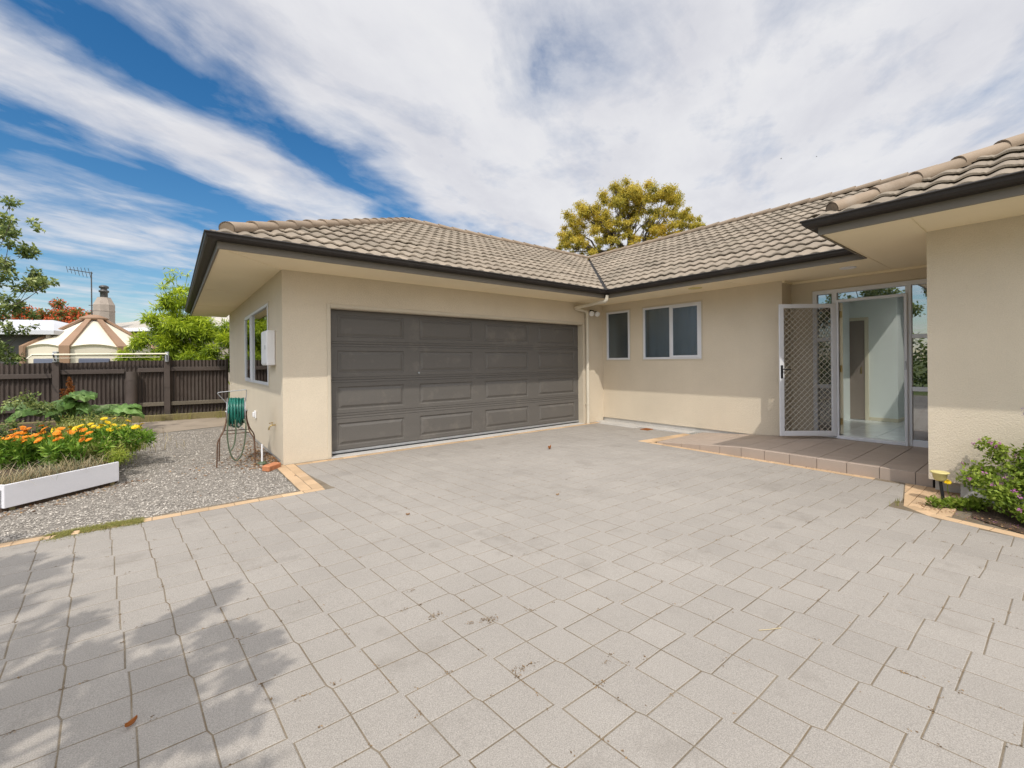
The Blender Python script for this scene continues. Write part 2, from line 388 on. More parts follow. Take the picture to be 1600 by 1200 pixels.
def block(b, poly, z, tone, gap=.0025, ch=.0030, deep=.018, zf=None, tilt=0):
    if len(poly) < 3 or area(poly) < .0006: return
    a = inset(poly, gap); c = inset(poly, gap+ch)
    if area(a) < .0003 or area(c) < .0002: return
    tx, ty = random.gauss(0, tilt), random.gauss(0, tilt); cx, cy = c[0]
    zz = (lambda x, y: z + tx*(x-cx) + ty*(y-cy)) if zf is None else (lambda x, y: z + zf(x, y))
    n = len(poly)
    P = [(x, y, zz(x, y)) for x, y in c] + [(x, y, zz(x, y)-ch*.7) for x, y in a] + [(x, y, zz(x, y)-deep) for x, y in a]
    b.idx(P, [tuple(range(n))] + [(n+i, n+(i+1) % n, (i+1) % n, i) for i in range(n)] + [(2*n+i, 2*n+(i+1) % n, n+(i+1) % n, n+i) for i in range(n)], tone)

V0 = (.020, 2.710); PX, PY, JX, JY = .2000, .1985, .0210, .0215
CURVE = [(4.86,-3.2),(4.90,-.6),(4.92,.18),(5.03,.71),(5.20,.90)]
JX, JY = .0070, .0180
def vtx(i, j): return Vector((V0[0]+.2000*i-.0210*j, V0[1]-.0215*i+.1985*j))
def jit2(i, j): rr_ = random.Random(i*733+j*97+5); return Vector((rr_.gauss(0,.0016), rr_.gauss(0,.0016)))
def pc_(i, j): return tuple(vtx(i, j)+jit2(i, j))
def pq1(i, j): return tuple(vtx(i, j)+jit2(i, j)+Vector((JX, -JY)))
def pq2(i, j): return tuple(vtx(i, j)+jit2(i, j)+Vector((-JX, JY)))
def trim_to_edge(poly):
    xs_, ys_ = [p[0] for p in poly], [p[1] for p in poly]
    cx, cy, y1 = sum(xs_)/len(xs_), sum(ys_)/len(ys_), max(ys_)
    if cx < -5.2 or cy < -5 or cx > 7.6 or cy > 6.5: return []
    if cx < 1.29:
        if y1 > 4.84: poly = clip(poly, (5,4.84), (-5,4.84))
    else:
        if y1 > 4.84: poly = clip(poly, (1.29,9), (1.29,0))
        if y1 > 6.2: poly = clip(poly, (9,6.235), (0,6.235))
    if poly and cy > 4.20: poly = clip(poly, (7.36,0), (7.36,9)) if max(xs_) > 7.3 else poly
    elif poly and cy > .96:
        if max(xs_) > 6: poly = clip(poly, (6.085,0), (6.085,9))
        if poly and cx > 5.0: poly = clip(poly, (5.2,.905), (6.2,1.06))
    elif poly:
        for a_, b_ in zip(CURVE, CURVE[1:]):
            if max(xs_) > 4.6 and a_[1]-.02 <= cy < b_[1]+.3: poly = clip(poly, a_, b_) if poly else poly
    return poly
drive = MB()
def inner(i, j): p = vtx(i, j); return -5 < p.x < 4.2 and -4.8 < p.y < 4.2
for i in range(-40, 52):
    for j in range(-50, 42):
        tn = min(1, max(0, random.gauss(.5, .2))); zt = random.uniform(.0005, .0014)
        if (i+j) % 2 == 0:
            lo = [pq1(i,j), pc_(i+1,j), pq1(i+1,j+1), pq2(i+1,j+1), pc_(i,j+1), pq2(i,j)]
            if inner(i, j) and inner(i+1, j+1):
                if i % 2 == 0:                        # two squares cast as one block, joined at the corner
                    a_ = [pq1(i,j), pc_(i+1,j), pq1(i+1,j+1), pc_(i+2,j+1), pq1(i+2,j+2), pq2(i+2,j+2), pc_(i+1,j+2), pq2(i+1,j+1), pc_(i,j+1), pq2(i,j)]
                    block(drive, a_, zt, tn, tilt=.0008)
                    continue
                if inner(i-1, j-1): continue
            poly = lo
        else: poly = [pc_(i,j), pq2(i+1,j), pc_(i+1,j+1), pq1(i,j+1)]
        poly = trim_to_edge(poly)
        if poly and len(poly) > 2: block(drive, poly, zt, tn, tilt=.0008)
tag(drive.build('paved_driveway', M['paver']), kind='structure')
sb_ = MB()
for p in ([(-5.4,-5.2),(4.95,-5.2),(4.95,.2),(5.3,.93),(6.2,1.0),(6.2,4.3),(7.6,4.3),(7.6,6.385),(1.05,6.385),(1.05,5.0),(-5.4,5.0)],):
    sb_.face([(x, y, -.0010) for x, y in p])
tag(sb_.build('paving_sand', M['sand']), kind='structure')

# clay pavers that edge the driveway
edge = MB()
def bricks(a, b, wid, ln, z=.001, jit=.004):
    """row of bricks along a->b, lying to the left of it"""
    a, b = Vector(a), Vector(b); d = (b-a); n = max(1, round(d.length/ln)); d /= n; s = Vector((-d.y, d.x)).normalized()*wid
    for k in range(n):
        p = a+d*k; j = Vector((random.uniform(-jit, jit), random.uniform(-jit, jit)))*.5
        block(edge, [tuple(p+j), tuple(p+d+j), tuple(p+d+s+j), tuple(p+s+j)], z+random.uniform(.0005,.003), min(1, max(0, random.gauss(.5, .28))), gap=.002, tilt=.003)
bricks((-5.2,4.845), (1.28,4.845), .098, .205)
bricks((1.285,4.95), (1.285,6.36), .110, .205)
bricks((1.172,4.95), (1.172,6.36), .112, .205)
bricks((1.29,6.24), (7.36,6.24), .105, .205)
bricks((6.185,1.30), (6.185,4.16), .095, .205)
bricks((6.10,4.19), (7.36,4.09), .10, .205)
bricks((6.10,4.29), (7.36,4.19), .10, .205)
for a_, b_ in zip(CURVE, CURVE[1:]):
    bricks(b_, a_, .10, .16); 
QP = [(5.04,.70),(5.16,.585),(6.17,.585),(6.17,1.050),(5.2,.900)]
for k in range(6):
    for q in range(7):
        x0 = 4.95+.2*q+(.1 if k % 2 else 0); y0 = .575+.1*k; pp = [(x0,y0),(x0+.2,y0),(x0+.2,y0+.1),(x0,y0+.1)]
        for e0, e1 in zip(QP, QP[1:]+QP[:1]):
            if pp: pp = clip(pp, e0, e1)
        if pp and len(pp) > 2: block(edge, pp, random.uniform(.0005,.003), min(1, max(0, random.gauss(.5,.28))), gap=.002, tilt=.002)
tag(edge.build('paving_edge', M['brick_edge']), kind='structure')
sheet('edge_sand', [(-5.2,4.8),(1.3,4.8),(1.3,6.385),(1.03,6.385),(1.03,4.96),(-5.2,4.96)], -.012, M['sand'])
sheet('edge_bedding', [(4.7,-3.2),(5.2,.4),(5.9,.2),(6.3,.829),(6.3,1.2),(5.2,1.05),(4.9,.4)], -.013, M['sand'])

# gravel yard, concrete path by the fence, garden soil
sheet('gravel_yard', [(-9,4.94),(1.062,4.94),(1.062,6.384),(1.165,6.384),(1.165,10.9),(.93,11.37),(-.82,10.86),(-9,10.6)], -.010, M['gravel'])
gs = MB(); rg = random.Random(3)
n_ = 0
while n_ < 19000:
    y = 4.95 + 6.2*rg.random()**1.5; x = rg.uniform(-1.9, 1.05 if y < 6.36 else 1.15)
    if x < -1.25 and y > 5.9: continue
    if y > 10.9: continue
    n_ += 1
    rr = rg.uniform(.005, .0115)*(1.4 if rg.random() < .06 else 1)
    z = -.010 + rr*.35
    t = min(1, max(0, rg.gauss(.47, .24))) if rg.random() > .02 else 1.0
    k1, k2, k3 = rg.uniform(.7,1.3), rg.uniform(.7,1.3), rg.uniform(.5,.8); a0 = rg.uniform(0, 6.3)
    pts = [(x+rr*k1*math.cos(a0+q*1.571+rg.uniform(-.3,.3)), y+rr*k2*math.sin(a0+q*1.571+rg.uniform(-.3,.3)), z+rg.uniform(-.3,.3)*rr) for q in range(4)] + [(x+rr*rg.uniform(-.4,.4), y+rr*rg.uniform(-.4,.4), z+rr*k3)]
    gs.idx(pts, [(0,1,4),(1,2,4),(2,3,4),(3,0,4)], t)
tag(gs.build('gravel', M['stone']), 'loose grey gravel covering the yard beside the garage', 'gravel', kind='stuff')
pc = MB(); pc.idx([(-6,10.4,-.004),(-.82,10.86,-.004),(.93,11.37,-.004),(1.165,11.3,-.004),(1.165,13.35,-.004),(-6,13.95,-.004)], [(0,1,2,3,4,5)])
tag(pc.build('concrete_path', M['old_concrete']), kind='structure')
ap = MB(); ap.bbox(1.764,6.971,6.348,6.62,-.05,.012,.004); ap.bbox(7.365,7.62,4.2,6.38,-.05,.022,.006); ap.bbox(7.22,7.365,5.25,6.2,-.05,.012,.004)
tag(ap.build('concrete_apron', M['concrete']), kind='structure')

# tiled porch: a slab whose left end ramps down to the paving
def pz(x, y): return .128 if y < 2.75 else .128 - (.128-.022)*min(1, (y-2.75)/1.33)
po = MB(); ys = [.835]+[.97+.2975*k for k in range(11)]+[4.08]; xs = [6.19+.3017*k for k in range(6)]+[8.0]
for a_, b_ in zip(ys, ys[1:]):
    for c_, d_ in zip(xs, xs[1:]):
        hi = min(d_, 7.62) if b_ > 2.76 else d_
        if hi-c_ < .03: continue
        block(po, [(c_,a_),(hi,a_),(hi,b_),(c_,b_)], 0, random.uniform(.25,.75), gap=.003, ch=.003, deep=.01, zf=pz)
    q = [(6.186, a_+.003), (6.186, b_-.003)]
    po.idx([(6.184,a_+.003,-.02),(6.184,b_-.003,-.02),(6.184,b_-.003,pz(0,b_)-.004),(6.184,a_+.003,pz(0,a_)-.004),(6.192,b_-.003,pz(0,b_)-.0005),(6.192,a_+.003,pz(0,a_)-.0005),(6.2,a_+.003,-.02),(6.2,b_-.003,-.02)], [(1,0,3,2),(2,3,5,4),(0,6,5,3),(7,1,2,4)], random.uniform(.3,.7))
tag(po.build('porch', M['porch']), kind='structure')
pb = MB()
for a_, b_ in zip(ys, ys[1:]):
    x1 = 7.62 if b_ > 2.76 else 8.0
    pb.idx([(6.192,a_,-.03),(x1,a_,-.03),(x1,b_,-.03),(6.192,b_,-.03),(6.192,a_,pz(0,a_)-.006),(x1,a_,pz(0,a_)-.006),(x1,b_,pz(0,b_)-.006),(6.192,b_,pz(0,b_)-.006)], [(4,5,6,7),(0,4,7,3),(0,1,5,4),(3,7,6,2)])
tag(pb.build('porch_slab', M['grout']), kind='structure')
# garden bed along the right wing
gb = MB(); gb.idx([(4.99,-4,-.005),(5.90,-4,.0),(5.90,.52,.0),(5.28,.48,-.005),(5.08,.2,-.006),(5.02,-.6,-.006)], [(0,1,2,3,4,5)])
tag(gb.build('garden_soil', M['soil']), kind='structure')

# ------------------------------------------------------------------ the house
house = empty('house', (7.62, 6.38, 0), 'single storey beige stucco house with brown tiled hip roofs and a double garage', 'house')
XA, YG, XB, ZS = 1.161, 6.382, 7.6244, 2.587
T = 2.60                                              # wall top, just above the soffit
wb = MB()
wb.box(XA,1.764, YG,YG+.2, -.05,T); wb.box(6.971,XB, YG,YG+.2, -.05,T); wb.box(1.764,6.971, YG,YG+.2, 2.135,T)
WSY0, WSY1, WSZ0, WSZ1 = 7.394, 9.93, 1.013, 2.255      # garage side window
wb.box(XA,XA+.2, YG+.2,WSY0, .03,T); wb.box(XA,XA+.2, WSY1,12.92, .03,T)
wb.box(XA,XA+.2, WSY0,WSY1, .03,WSZ0); wb.box(XA,XA+.2, WSY0,WSY1, WSZ1,T)
wb.box(XA+.2,14.9, 12.72,12.92, 0,T); wb.box(14.7,14.9, -6.2,12.72, 0,T)
S0, S1, B0, B1, WZ0, WZ1 = 5.6545, 6.266, 4.08, 5.32, 1.367, 2.415
cb = .092
for y0, y1 in ((2.75,B0),(B1,S0),(S1,YG)): wb.box(XB,XB+.2, y0,y1, cb,T)
for y0, y1 in ((B0,B1),(S0,S1)): wb.box(XB,XB+.2, y0,y1, cb,WZ0); wb.box(XB,XB+.2, y0,y1, WZ1,T)
wb.box(XB+.2,8.0, 2.75,2.95, cb,T)
EX = 8.0                                              # plane of the recessed entry
wb.box(EX,EX+.15, 2.442,2.95, .125,T); wb.box(EX,EX+.15, .829,2.442, 2.405,T)
wb.box(5.9,8.15, .629,.829, .139,T); wb.box(5.9,6.1, -6.2,.629, .139,T); wb.box(6.1,14.7, -6.2,-6.0, .1,T)
wb.build('wall', M['stucco'], house)
fb = MB()
fb.box(XB+.02,XB+.2, 2.77,YG-.002, -.05,cb-.004); fb.build('footing', M['footing'], house); fb = MB(); fb.box(XA+.02,XA+.2, YG+.2,12.9, -.05,.026); fb.build('footing', M['footing'], house); fb = MB()
fb.box(5.925,6.1, -6.18,.61, -.05,.135); fb.box(6.1,8.1, .61,.808, -.05,.135); fb.build('footing', M['footing'], house); fb = MB(); fb.box(XB+.2,8.1, 2.77,2.93, -.05,.12)
fb.box(EX+.02,EX+.15, .83,2.9, -.05,.124)
fb.build('footing', M['footing'], house)

# --- soffit boards
FX, FY, HX, WX, WY = .40, 5.57, 6.76, 5.11, 1.51        # outer fascia faces: left, front, house, right wing, wing return
sf = MB(); a_, b_ = ZS, ZS+.012
sf.box(FX+.02,XB, FY+.02,YG, a_,b_); sf.box(FX+.02,XA, YG,13.68, a_,b_)
sf.box(HX+.02,XB, WY-.02,FY+.02, a_,b_); sf.box(XB,8.0, .829,2.75, a_,b_)
sf.box(5.9,HX+.02, .829,WY-.02, a_,b_); sf.box(HX+.02,XB, .829,WY-.02, a_,b_); sf.box(WX+.02,5.9, -6.9,WY-.02, a_,b_)
for x0, x1, y0, y1 in ((2.9,2.915,FY+.03,YG-.01),(5.3,5.315,FY+.03,YG-.01)): pass
sof = sf.build('soffit', M['soffit'], house)
def strip(fn): b = MB(); fn(b); b.build('joint_strip', M['soffit'], sof)      # cover strips over the board joints
strip(lambda b: b.tube([(XA,YG,ZS-.002),(FX+.03,FY+.03,ZS-.002)], .005, 4)); strip(lambda b: b.box(4.3,4.312, FY+.03,YG-.002, ZS-.004,ZS-.0005))
strip(lambda b: b.tube([(5.9,.829,ZS-.002),(WX+.03,WY-.68,ZS-.002)], .005, 4)); strip(lambda b: b.box(5.9,7.95, 1.47,1.482, ZS-.004,ZS-.0005))
strip(lambda b: b.box(7.955,7.999, .83,2.749, ZS-.03,ZS-.0005)); strip(lambda b: b.box(XB+.01,7.955, 2.715,2.749, ZS-.03,ZS-.0005))
for y_ in (8.8,11.2): strip(lambda b: b.box(FX+.03,XA-.002, y_,y_+.012, ZS-.004,ZS-.0005))
strip(lambda b: b.box(HX+.03,XB-.002, 3.3,3.312, ZS-.004,ZS-.0005)); strip(lambda b: b.box(6.9,6.912, FY+.03,YG-.002, ZS-.004,ZS-.0005))

# --- roof
RT, RZ0, SL = 4.145, 2.700, .482                       # run, eave height, pitch
ex0, ey0, hx0, wx0, wy0 = FX-.06, FY-.06, HX-.06, WX-.06, WY+.06
ridge_y, ridge_x, ridge_z = ey0+RT, hx0+RT, RZ0+SL*RT
PER, CRS = .192, .318
def tile_wave(s):
    u = (s/PER) % 1.0
    return .030*(.5-.5*math.cos(2*math.pi*u))**.8 + (.007 if u > .9 else 0)
def slope(mb, org, sd, ud, s0, s1, keep, tmax=RT):
    """tiled slope: courses of waved tiles, each overlapping the one below; clipped to the lines in keep"""
    me = bpy.data.meshes.new('tmp'); V = []; F = []; TN = []
    ns = int((s1-s0)/(PER/10))+1; rows = []
    nc = int(tmax/CRS)+1
    for c in range(nc):
        # underside, nose, top, and on under the next course
        for (t, h) in ((c*CRS+.045, .016), (c*CRS-.006, .030), (c*CRS-.010, .050), (c*CRS+.020, .056), ((c+1)*CRS+.046, .012)):
            rows.append((t, h, c))
    rnd = random.Random(int(org[0]*100)); jit = {}; nose = {.030, .016}
    for (t, h, c) in rows:
        for k in range(ns):
            s = s0+(s1-s0)*k/(ns-1)
            key = (c, int((s-s0)/(PER*2)))
            if key not in jit: jit[key] = (rnd.gauss(0, .0022), rnd.gauss(.5, .22), rnd.gauss(0, .004))
            w_ = tile_wave(s); z = RZ0 + SL*t + h + (w_*.75+.006 if h in nose else w_) + jit[key][0] - .02
            tt = t + jit[key][2]
            V.append((org[0]+sd[0]*s+ud[0]*tt, org[1]+sd[1]*s+ud[1]*tt, z))
    for r in range(len(rows)-1):
        for k in range(ns-1):
            F.append((r*ns+k, r*ns+k+1, (r+1)*ns+k+1, (r+1)*ns+k))
            s = (s1-s0)*k/(ns-1)
            TN.append(min(1, max(0, jit.get((rows[r][2], int(s/(PER*2))), (0,.5,0))[1])))
    import bmesh
    bm = bmesh.new(); vs = [bm.verts.new(v) for v in V]; ly = bm.faces.layers.float.new('tone')
    for f, tn in zip(F, TN):
        fc = bm.faces.new([vs[i] for i in f]); fc[ly] = tn
    for (pco, pno) in keep:
        g = bm.verts[:]+bm.edges[:]+bm.faces[:]
        bmesh.ops.bisect_plane(bm, geom=g, plane_co=(pco[0], pco[1], 0), plane_no=(pno[0], pno[1], 0), clear_outer=True)
    bm.verts.index_update()
    base = len(mb.v); mb.v += [tuple(v.co) for v in bm.verts]
    for f in bm.faces:
        mb.f.append(tuple(base+v.index for v in f.verts)); mb.t.append(f[ly]); mb.sm.append(False)
    bm.free()
rf = MB()
# (point, outward normal of the part cut away)
slope(rf, (0,ey0), (1,0), (0,1), ex0-.1, ridge_x+.1, [((ex0,ey0), (-1,1)), ((hx0-.035,ey0+.035), (1,-1)), ((0,ridge_y), (0,1))])
slope(rf, (ex0,0), (0,1), (1,0), ey0-.1, ey0+2*RT+.1, [((ex0,ey0), (1,-1)), ((ex0,ey0+2*RT), (1,1))])
slope(rf, (hx0,0), (0,1), (1,0), wy0-RT-.1, ridge_y+.1, [((hx0+.020,ey0-.020), (-1,1)), ((hx0,wy0), (-1,-1)), ((ridge_x,0), (1,0))])
slope(rf, (wx0,0), (0,-1), (1,0), -wy0-.1, -wy0+2*RT+.1, [((wx0,wy0), (1,1)), ((wx0,wy0-2*RT), (1,-1))])
slope(rf, (0,wy0), (1,0), (0,-1), wx0-.1, ridge_x+.2, [((wx0,wy0), (-1,-1)), ((hx0,wy0), (1,1)), ((0,wy0-RT), (0,-1))])
# rear slopes, out of sight from the drive
by = ey0+2*RT; bx = ridge_x+RT
rf.face([(ex0,by,RZ0),(bx,by,RZ0),(ridge_x,ridge_y,ridge_z),(ex0+RT,ridge_y,ridge_z)])
ry2 = wy0-RT
def bz(x): return ridge_z-SL*(x-ridge_x)
rf.face([(ridge_x,ridge_y,ridge_z),(bx,by,RZ0),(bx,1.6,RZ0),(ridge_x,1.6,ridge_z)])
rf.face([(ridge_x,-1.8,ridge_z),(bx,-1.8,RZ0),(bx,-6.7,RZ0),(ridge_x,-6.7,ridge_z)])
rf.face([(ridge_x,1.6,ridge_z),(13.4,1.6,bz(13.4)),(13.4,-1.8,bz(13.4)),(ridge_x,-1.8,ridge_z)])
rf.face([(13.4,1.6,bz(13.4)),(bx,1.6,RZ0),(bx,-1.8,RZ0),(13.4,-1.8,bz(13.4))])
rf.face([(wx0,wy0-2*RT,RZ0),(wx0+RT,ry2,ridge_z),(ridge_x,ry2,ridge_z),(ridge_x,wy0-2*RT,RZ0)])
# a skylight added to brighten the hall, behind the wing's hip: the tiles stop round its opening
KX0, KX1, KY0, KY1 = 8.30, 10.40, -.05, 1.60
kf = []; kt = []; ks = []
for f_, t_, m_ in zip(rf.f, rf.t, rf.sm):
    c_ = [sum(rf.v[i][k] for i in f_)/len(f_) for k in range(2)]
    if len(f_) < 5 and KX0 < c_[0] < KX1 and KY0 < c_[1] < KY1 and max(rf.v[i][0] for i in f_)-min(rf.v[i][0] for i in f_) < 1: continue
    kf.append(f_); kt.append(t_); ks.append(m_)
rf.f, rf.t, rf.sm = kf, kt, ks
roof = rf.build('roof', M['tile'], house)
def rz(x): return RZ0+SL*(x-hx0)
b = MB()
for x0, x1, y0, y1 in ((KX0-.06,KX0,KY0-.06,KY1+.06),(KX1,KX1+.06,KY0-.06,KY1+.06),(KX0,KX1,KY0-.06,KY0),(KX0,KX1,KY1,KY1+.06)):
    P8 = [(x,y,z) for z in (0,1) for (x,y) in ((x0,y0),(x1,y0),(x1,y1),(x0,y1))]
    b.idx([(x,y, 2.56 if z == 0 else rz(x)+.02) for x,y,z in P8], [(3,2,1,0),(4,5,6,7),(0,1,5,4),(1,2,6,5),(2,3,7,6),(3,0,4,7)])
sky_ = b.build('added_skylight', M['white'], roof)
b = MB()
for x0, x1, y0, y1 in ((KX0-.08,KX0,KY0-.08,KY1+.08),(KX1,KX1+.08,KY0-.08,KY1+.08),(KX0,KX1,KY0-.08,KY0),(KX0,KX1,KY1,KY1+.08)):
    P8 = [(x,y,z) for z in (.021,.11) for (x,y) in ((x0,y0),(x1,y0),(x1,y1),(x0,y1))]
    b.idx([(x,y,rz(x)+z) for x,y,z in P8], [(3,2,1,0),(4,5,6,7),(0,1,5,4),(1,2,6,5),(2,3,7,6),(3,0,4,7)])
b.build('added_skylight_curb', M['gutter'], sky_)
b = MB(); b.face([(KX0,KY0,rz(KX0)+.10),(KX1,KY0,rz(KX1)+.10),(KX1,KY1,rz(KX1)+.10),(KX0,KY1,rz(KX0)+.10)]); b.build('pane', M['opal'], sky_)

def caps(mb, p0, p1, ln=.40, r=.092, rise=.016):
    """overlapping half-round ridge caps from the low end p0 to the high end p1"""
    p0, p1 = Vector(p0), Vector(p1); d = p1-p0; n = max(1, round(d.length/ln)); dn = d.normalized()
    side = dn.cross(Vector((0,0,1))).normalized(); nu = side.cross(dn)
    for k in range(n):
        a = p0+d*(k/n); b = p0+d*((k+1.10)/n); tn = random.uniform(.2,.8)
        a = a+nu*(rise+.016); b = b+nu*(rise-.004); ra, rb = r*1.07, r*.99; m = 12; P = []
        for (c, rr) in ((a, ra), (b, rb)):
            for i in range(m+1):
                t = math.pi*(-.16+1.32*i/m); P.append(c+side*math.cos(t)*rr+nu*math.sin(t)*rr*.78)
        F = [(i, i+1, m+2+i, m+1+i) for i in range(m)]
        mb.idx(P, F, tn, True)
        if k == 0: mb.face(P[:m+1][::-1], tn*.5)
        P2 = [a+side*math.cos(math.pi*(-.16+1.32*i/m))*(ra-.016)+nu*math.sin(math.pi*(-.16+1.32*i/m))*(ra*.78-.016) for i in range(m+1)]
        mb.idx(P[:m+1]+P2, [(i+1, i, m+1+i, m+2+i) for i in range(m)], tn*.6)
rc = MB(); zc = .018
caps(rc, (ex0+.16,ey0+.16,RZ0+.16*SL+zc), (ex0+RT,ridge_y,ridge_z+zc)); caps(rc, (ex0+RT,ridge_y,ridge_z+zc), (ridge_x,ridge_y,ridge_z+zc), r=.083)
caps(rc, (ridge_x,wy0-RT,ridge_z+zc), (ridge_x,ridge_y,ridge_z+zc), r=.083)
caps(rc, (wx0+.16,wy0-.16,RZ0+.16*SL+zc), (wx0+RT,wy0-RT,ridge_z+zc)); caps(rc, (wx0+RT,wy0-RT,ridge_z+zc), (ridge_x,wy0-RT,ridge_z+zc), r=.083)
caps(rc, (ex0+.05,by-.05,RZ0+.03), (ex0+RT,ridge_y,ridge_z))
rc.build('ridge_cap', M['cap'], roof)
for (a_, b_) in (((hx0,ey0,RZ0+.005),(ridge_x,ridge_y,ridge_z+.005)), ((hx0,wy0,RZ0+.005),(ridge_x,wy0-RT,ridge_z+.005))):
    vf = MB(); a_, b_ = Vector(a_), Vector(b_); d = b_-a_; sd = Vector((-d.y, d.x, 0)).normalized()
    zv = Vector((0,0,1))
    pr = ((.13,.035),(.045,.006),(.012,-.022),(-.012,-.022),(-.045,.006),(-.13,.035))
    vf.idx([q+sd*o+zv*h_ for q in (a_, b_) for o, h_ in pr], [(i, i+1, i+7, i+6) for i in range(5)])
    vf.build('valley_flashing', M['gutter'], roof)

# --- fascia and gutter run round the eaves as one mitred path
path = [(FX,13.72),(FX,FY),(HX,FY),(HX,WY),(WX,WY),(WX,-6.95)]
def extrude(prof, pth, smooth=False):
    b = MB(); rows = []
    for i, p in enumerate(pth):
        ns = []
        for (q0, q1) in ((pth[i-1], p) if i else None, (p, pth[i+1]) if i+1 < len(pth) else None) if 0 < i < len(pth)-1 else [((pth[0],pth[1]) if i == 0 else (pth[-2],pth[-1]))]:
            d = Vector((q1[0]-q0[0], q1[1]-q0[1])).normalized(); ns.append(Vector((d.y, -d.x)))
        nn = sum(ns, Vector((0,0))) if len(ns) == 2 else ns[0]
        rows.append([(p[0]+nn.x*o, p[1]+nn.y*o, z) for o, z in prof])
    m = len(prof)
    for i in range(len(rows)-1):
        for k in range(m-1):
            b.face([rows[i][k], rows[i+1][k], rows[i+1][k+1], rows[i][k+1]], .5, smooth)
    return b
extrude([(-.02,2.72),(-.02,2.575),(0,2.575),(0,2.72)], path).build('fascia', M['fascia'], roof)
extrude([(0.002,2.652),(.050,2.652),(.086,2.660),(.106,2.680),(.112,2.706),(.119,2.709),(.124,2.717),(.120,2.726),(.110,2.726),(.102,2.716),(.096,2.684),(.080,2.668),(.050,2.661),(.004,2.661)], path).build('gutter', M['gutter'], roof)

# --- garage door
GD = YG+.135
gdoor = MB()
gx0, gx1, gz0, gz1 = 1.764, 6.971, .035, 2.15
sh = (gz1-gz0)/4; cw = (gx1-gx0)/4
def gface(x0, x1, z0, z1, d0=0, d1=0): gdoor.face([(x0,GD+d0,z0),(x1,GD+d0,z0),(x1,GD+d1,z1),(x0,GD+d1,z1)])
def gring(r0, d0, r1, d1):
    (a0,a1,c0,c1), (b0,b1,e0,e1) = r0, r1
    P = [(a0,GD+d0,c0),(a1,GD+d0,c0),(a1,GD+d0,c1),(a0,GD+d0,c1),(b0,GD+d1,e0),(b1,GD+d1,e0),(b1,GD+d1,e1),(b0,GD+d1,e1)]
    gdoor.idx(P, [(0,1,5,4),(1,2,6,5),(2,3,7,6),(3,0,4,7)])
gd = MB(); gdoor_obj = None
for r in range(4):
    z0 = gz0+sh*r; z1 = z0+sh
    pz0, pz1 = z0+.098, z1-.098
    # section lips: a rounded tongue-and-groove joint
    lips = [(z0, .010), (z0+.006, .002), (z0+.030, 0), (z0+.034, .006), (z0+.040, .006), (z0+.044, 0), (pz0, 0)]
    for (za, da), (zb, db) in zip(lips, lips[1:]): gface(gx0, gx1, za, zb, da, db)
    lips = [(pz1, 0), (z1-.044, 0), (z1-.040, .006), (z1-.034, .006), (z1-.030, 0), (z1-.006, .002), (z1, .010)]
    for (za, da), (zb, db) in zip(lips, lips[1:]): gface(gx0, gx1, za, zb, da, db)
    xs_ = [gx0]
    for c in range(4): xs_ += [gx0+cw*c+.135, gx0+cw*(c+1)-.135]
    xs_.append(gx1)
    for k in range(0, len(xs_), 2): gface(xs_[k], xs_[k+1], pz0, pz1)
    for c in range(4):
        x0, x1 = xs_[2*c+1], xs_[2*c+2]
        rg_ = lambda g: (x0+g, x1-g, pz0+g, pz1-g)
        gring(rg_(0), 0, rg_(.012), .013); gring(rg_(.012), .013, rg_(.026), .013); gring(rg_(.026), .013, rg_(.060), -.002)
        q = rg_(.060); gface(q[0], q[1], q[2], q[3], -.002, -.002)
gdo = gdoor.build('garage_door', M['garage'], house)
b = MB(); b.box(gx0,gx1, GD-.004,GD+.03, .013,.034); b.build('bottom_seal', M['rubber'], gdo)
b = MB(); b.bbox(gx0,gx1, GD-.010,GD-.0005, .034,.066, .003); b.build('bottom_rail', M['galv'], gdo)
b = MB(); b.bbox(3.17,3.20, GD-.022,GD-.001, 1.16,1.19, .004); b.build('lock_stud', M['galv'], gdo)
b = MB()
for x0, x1 in ((1.722,1.768),(6.967,7.013)): b.bbox(x0,x1, YG-.012,YG-.0005, 0,2.178, .003)
b.bbox(1.768,6.967, YG-.012,YG-.0005, 2.132,2.178, .003)
b.box(1.764,1.776, YG,GD+.02, .013,2.135); b.box(6.959,6.971, YG,GD+.02, .013,2.135); b.box(1.776,6.959, YG,GD+.004, 2.122,2.134)
b.build('garage_door_trim', M['trim'], house)
b = MB(); b.box(1.5,7.2, GD+.06,GD+.08, 0,2.5); b.build('door_backing', M['rubber'], gdo)

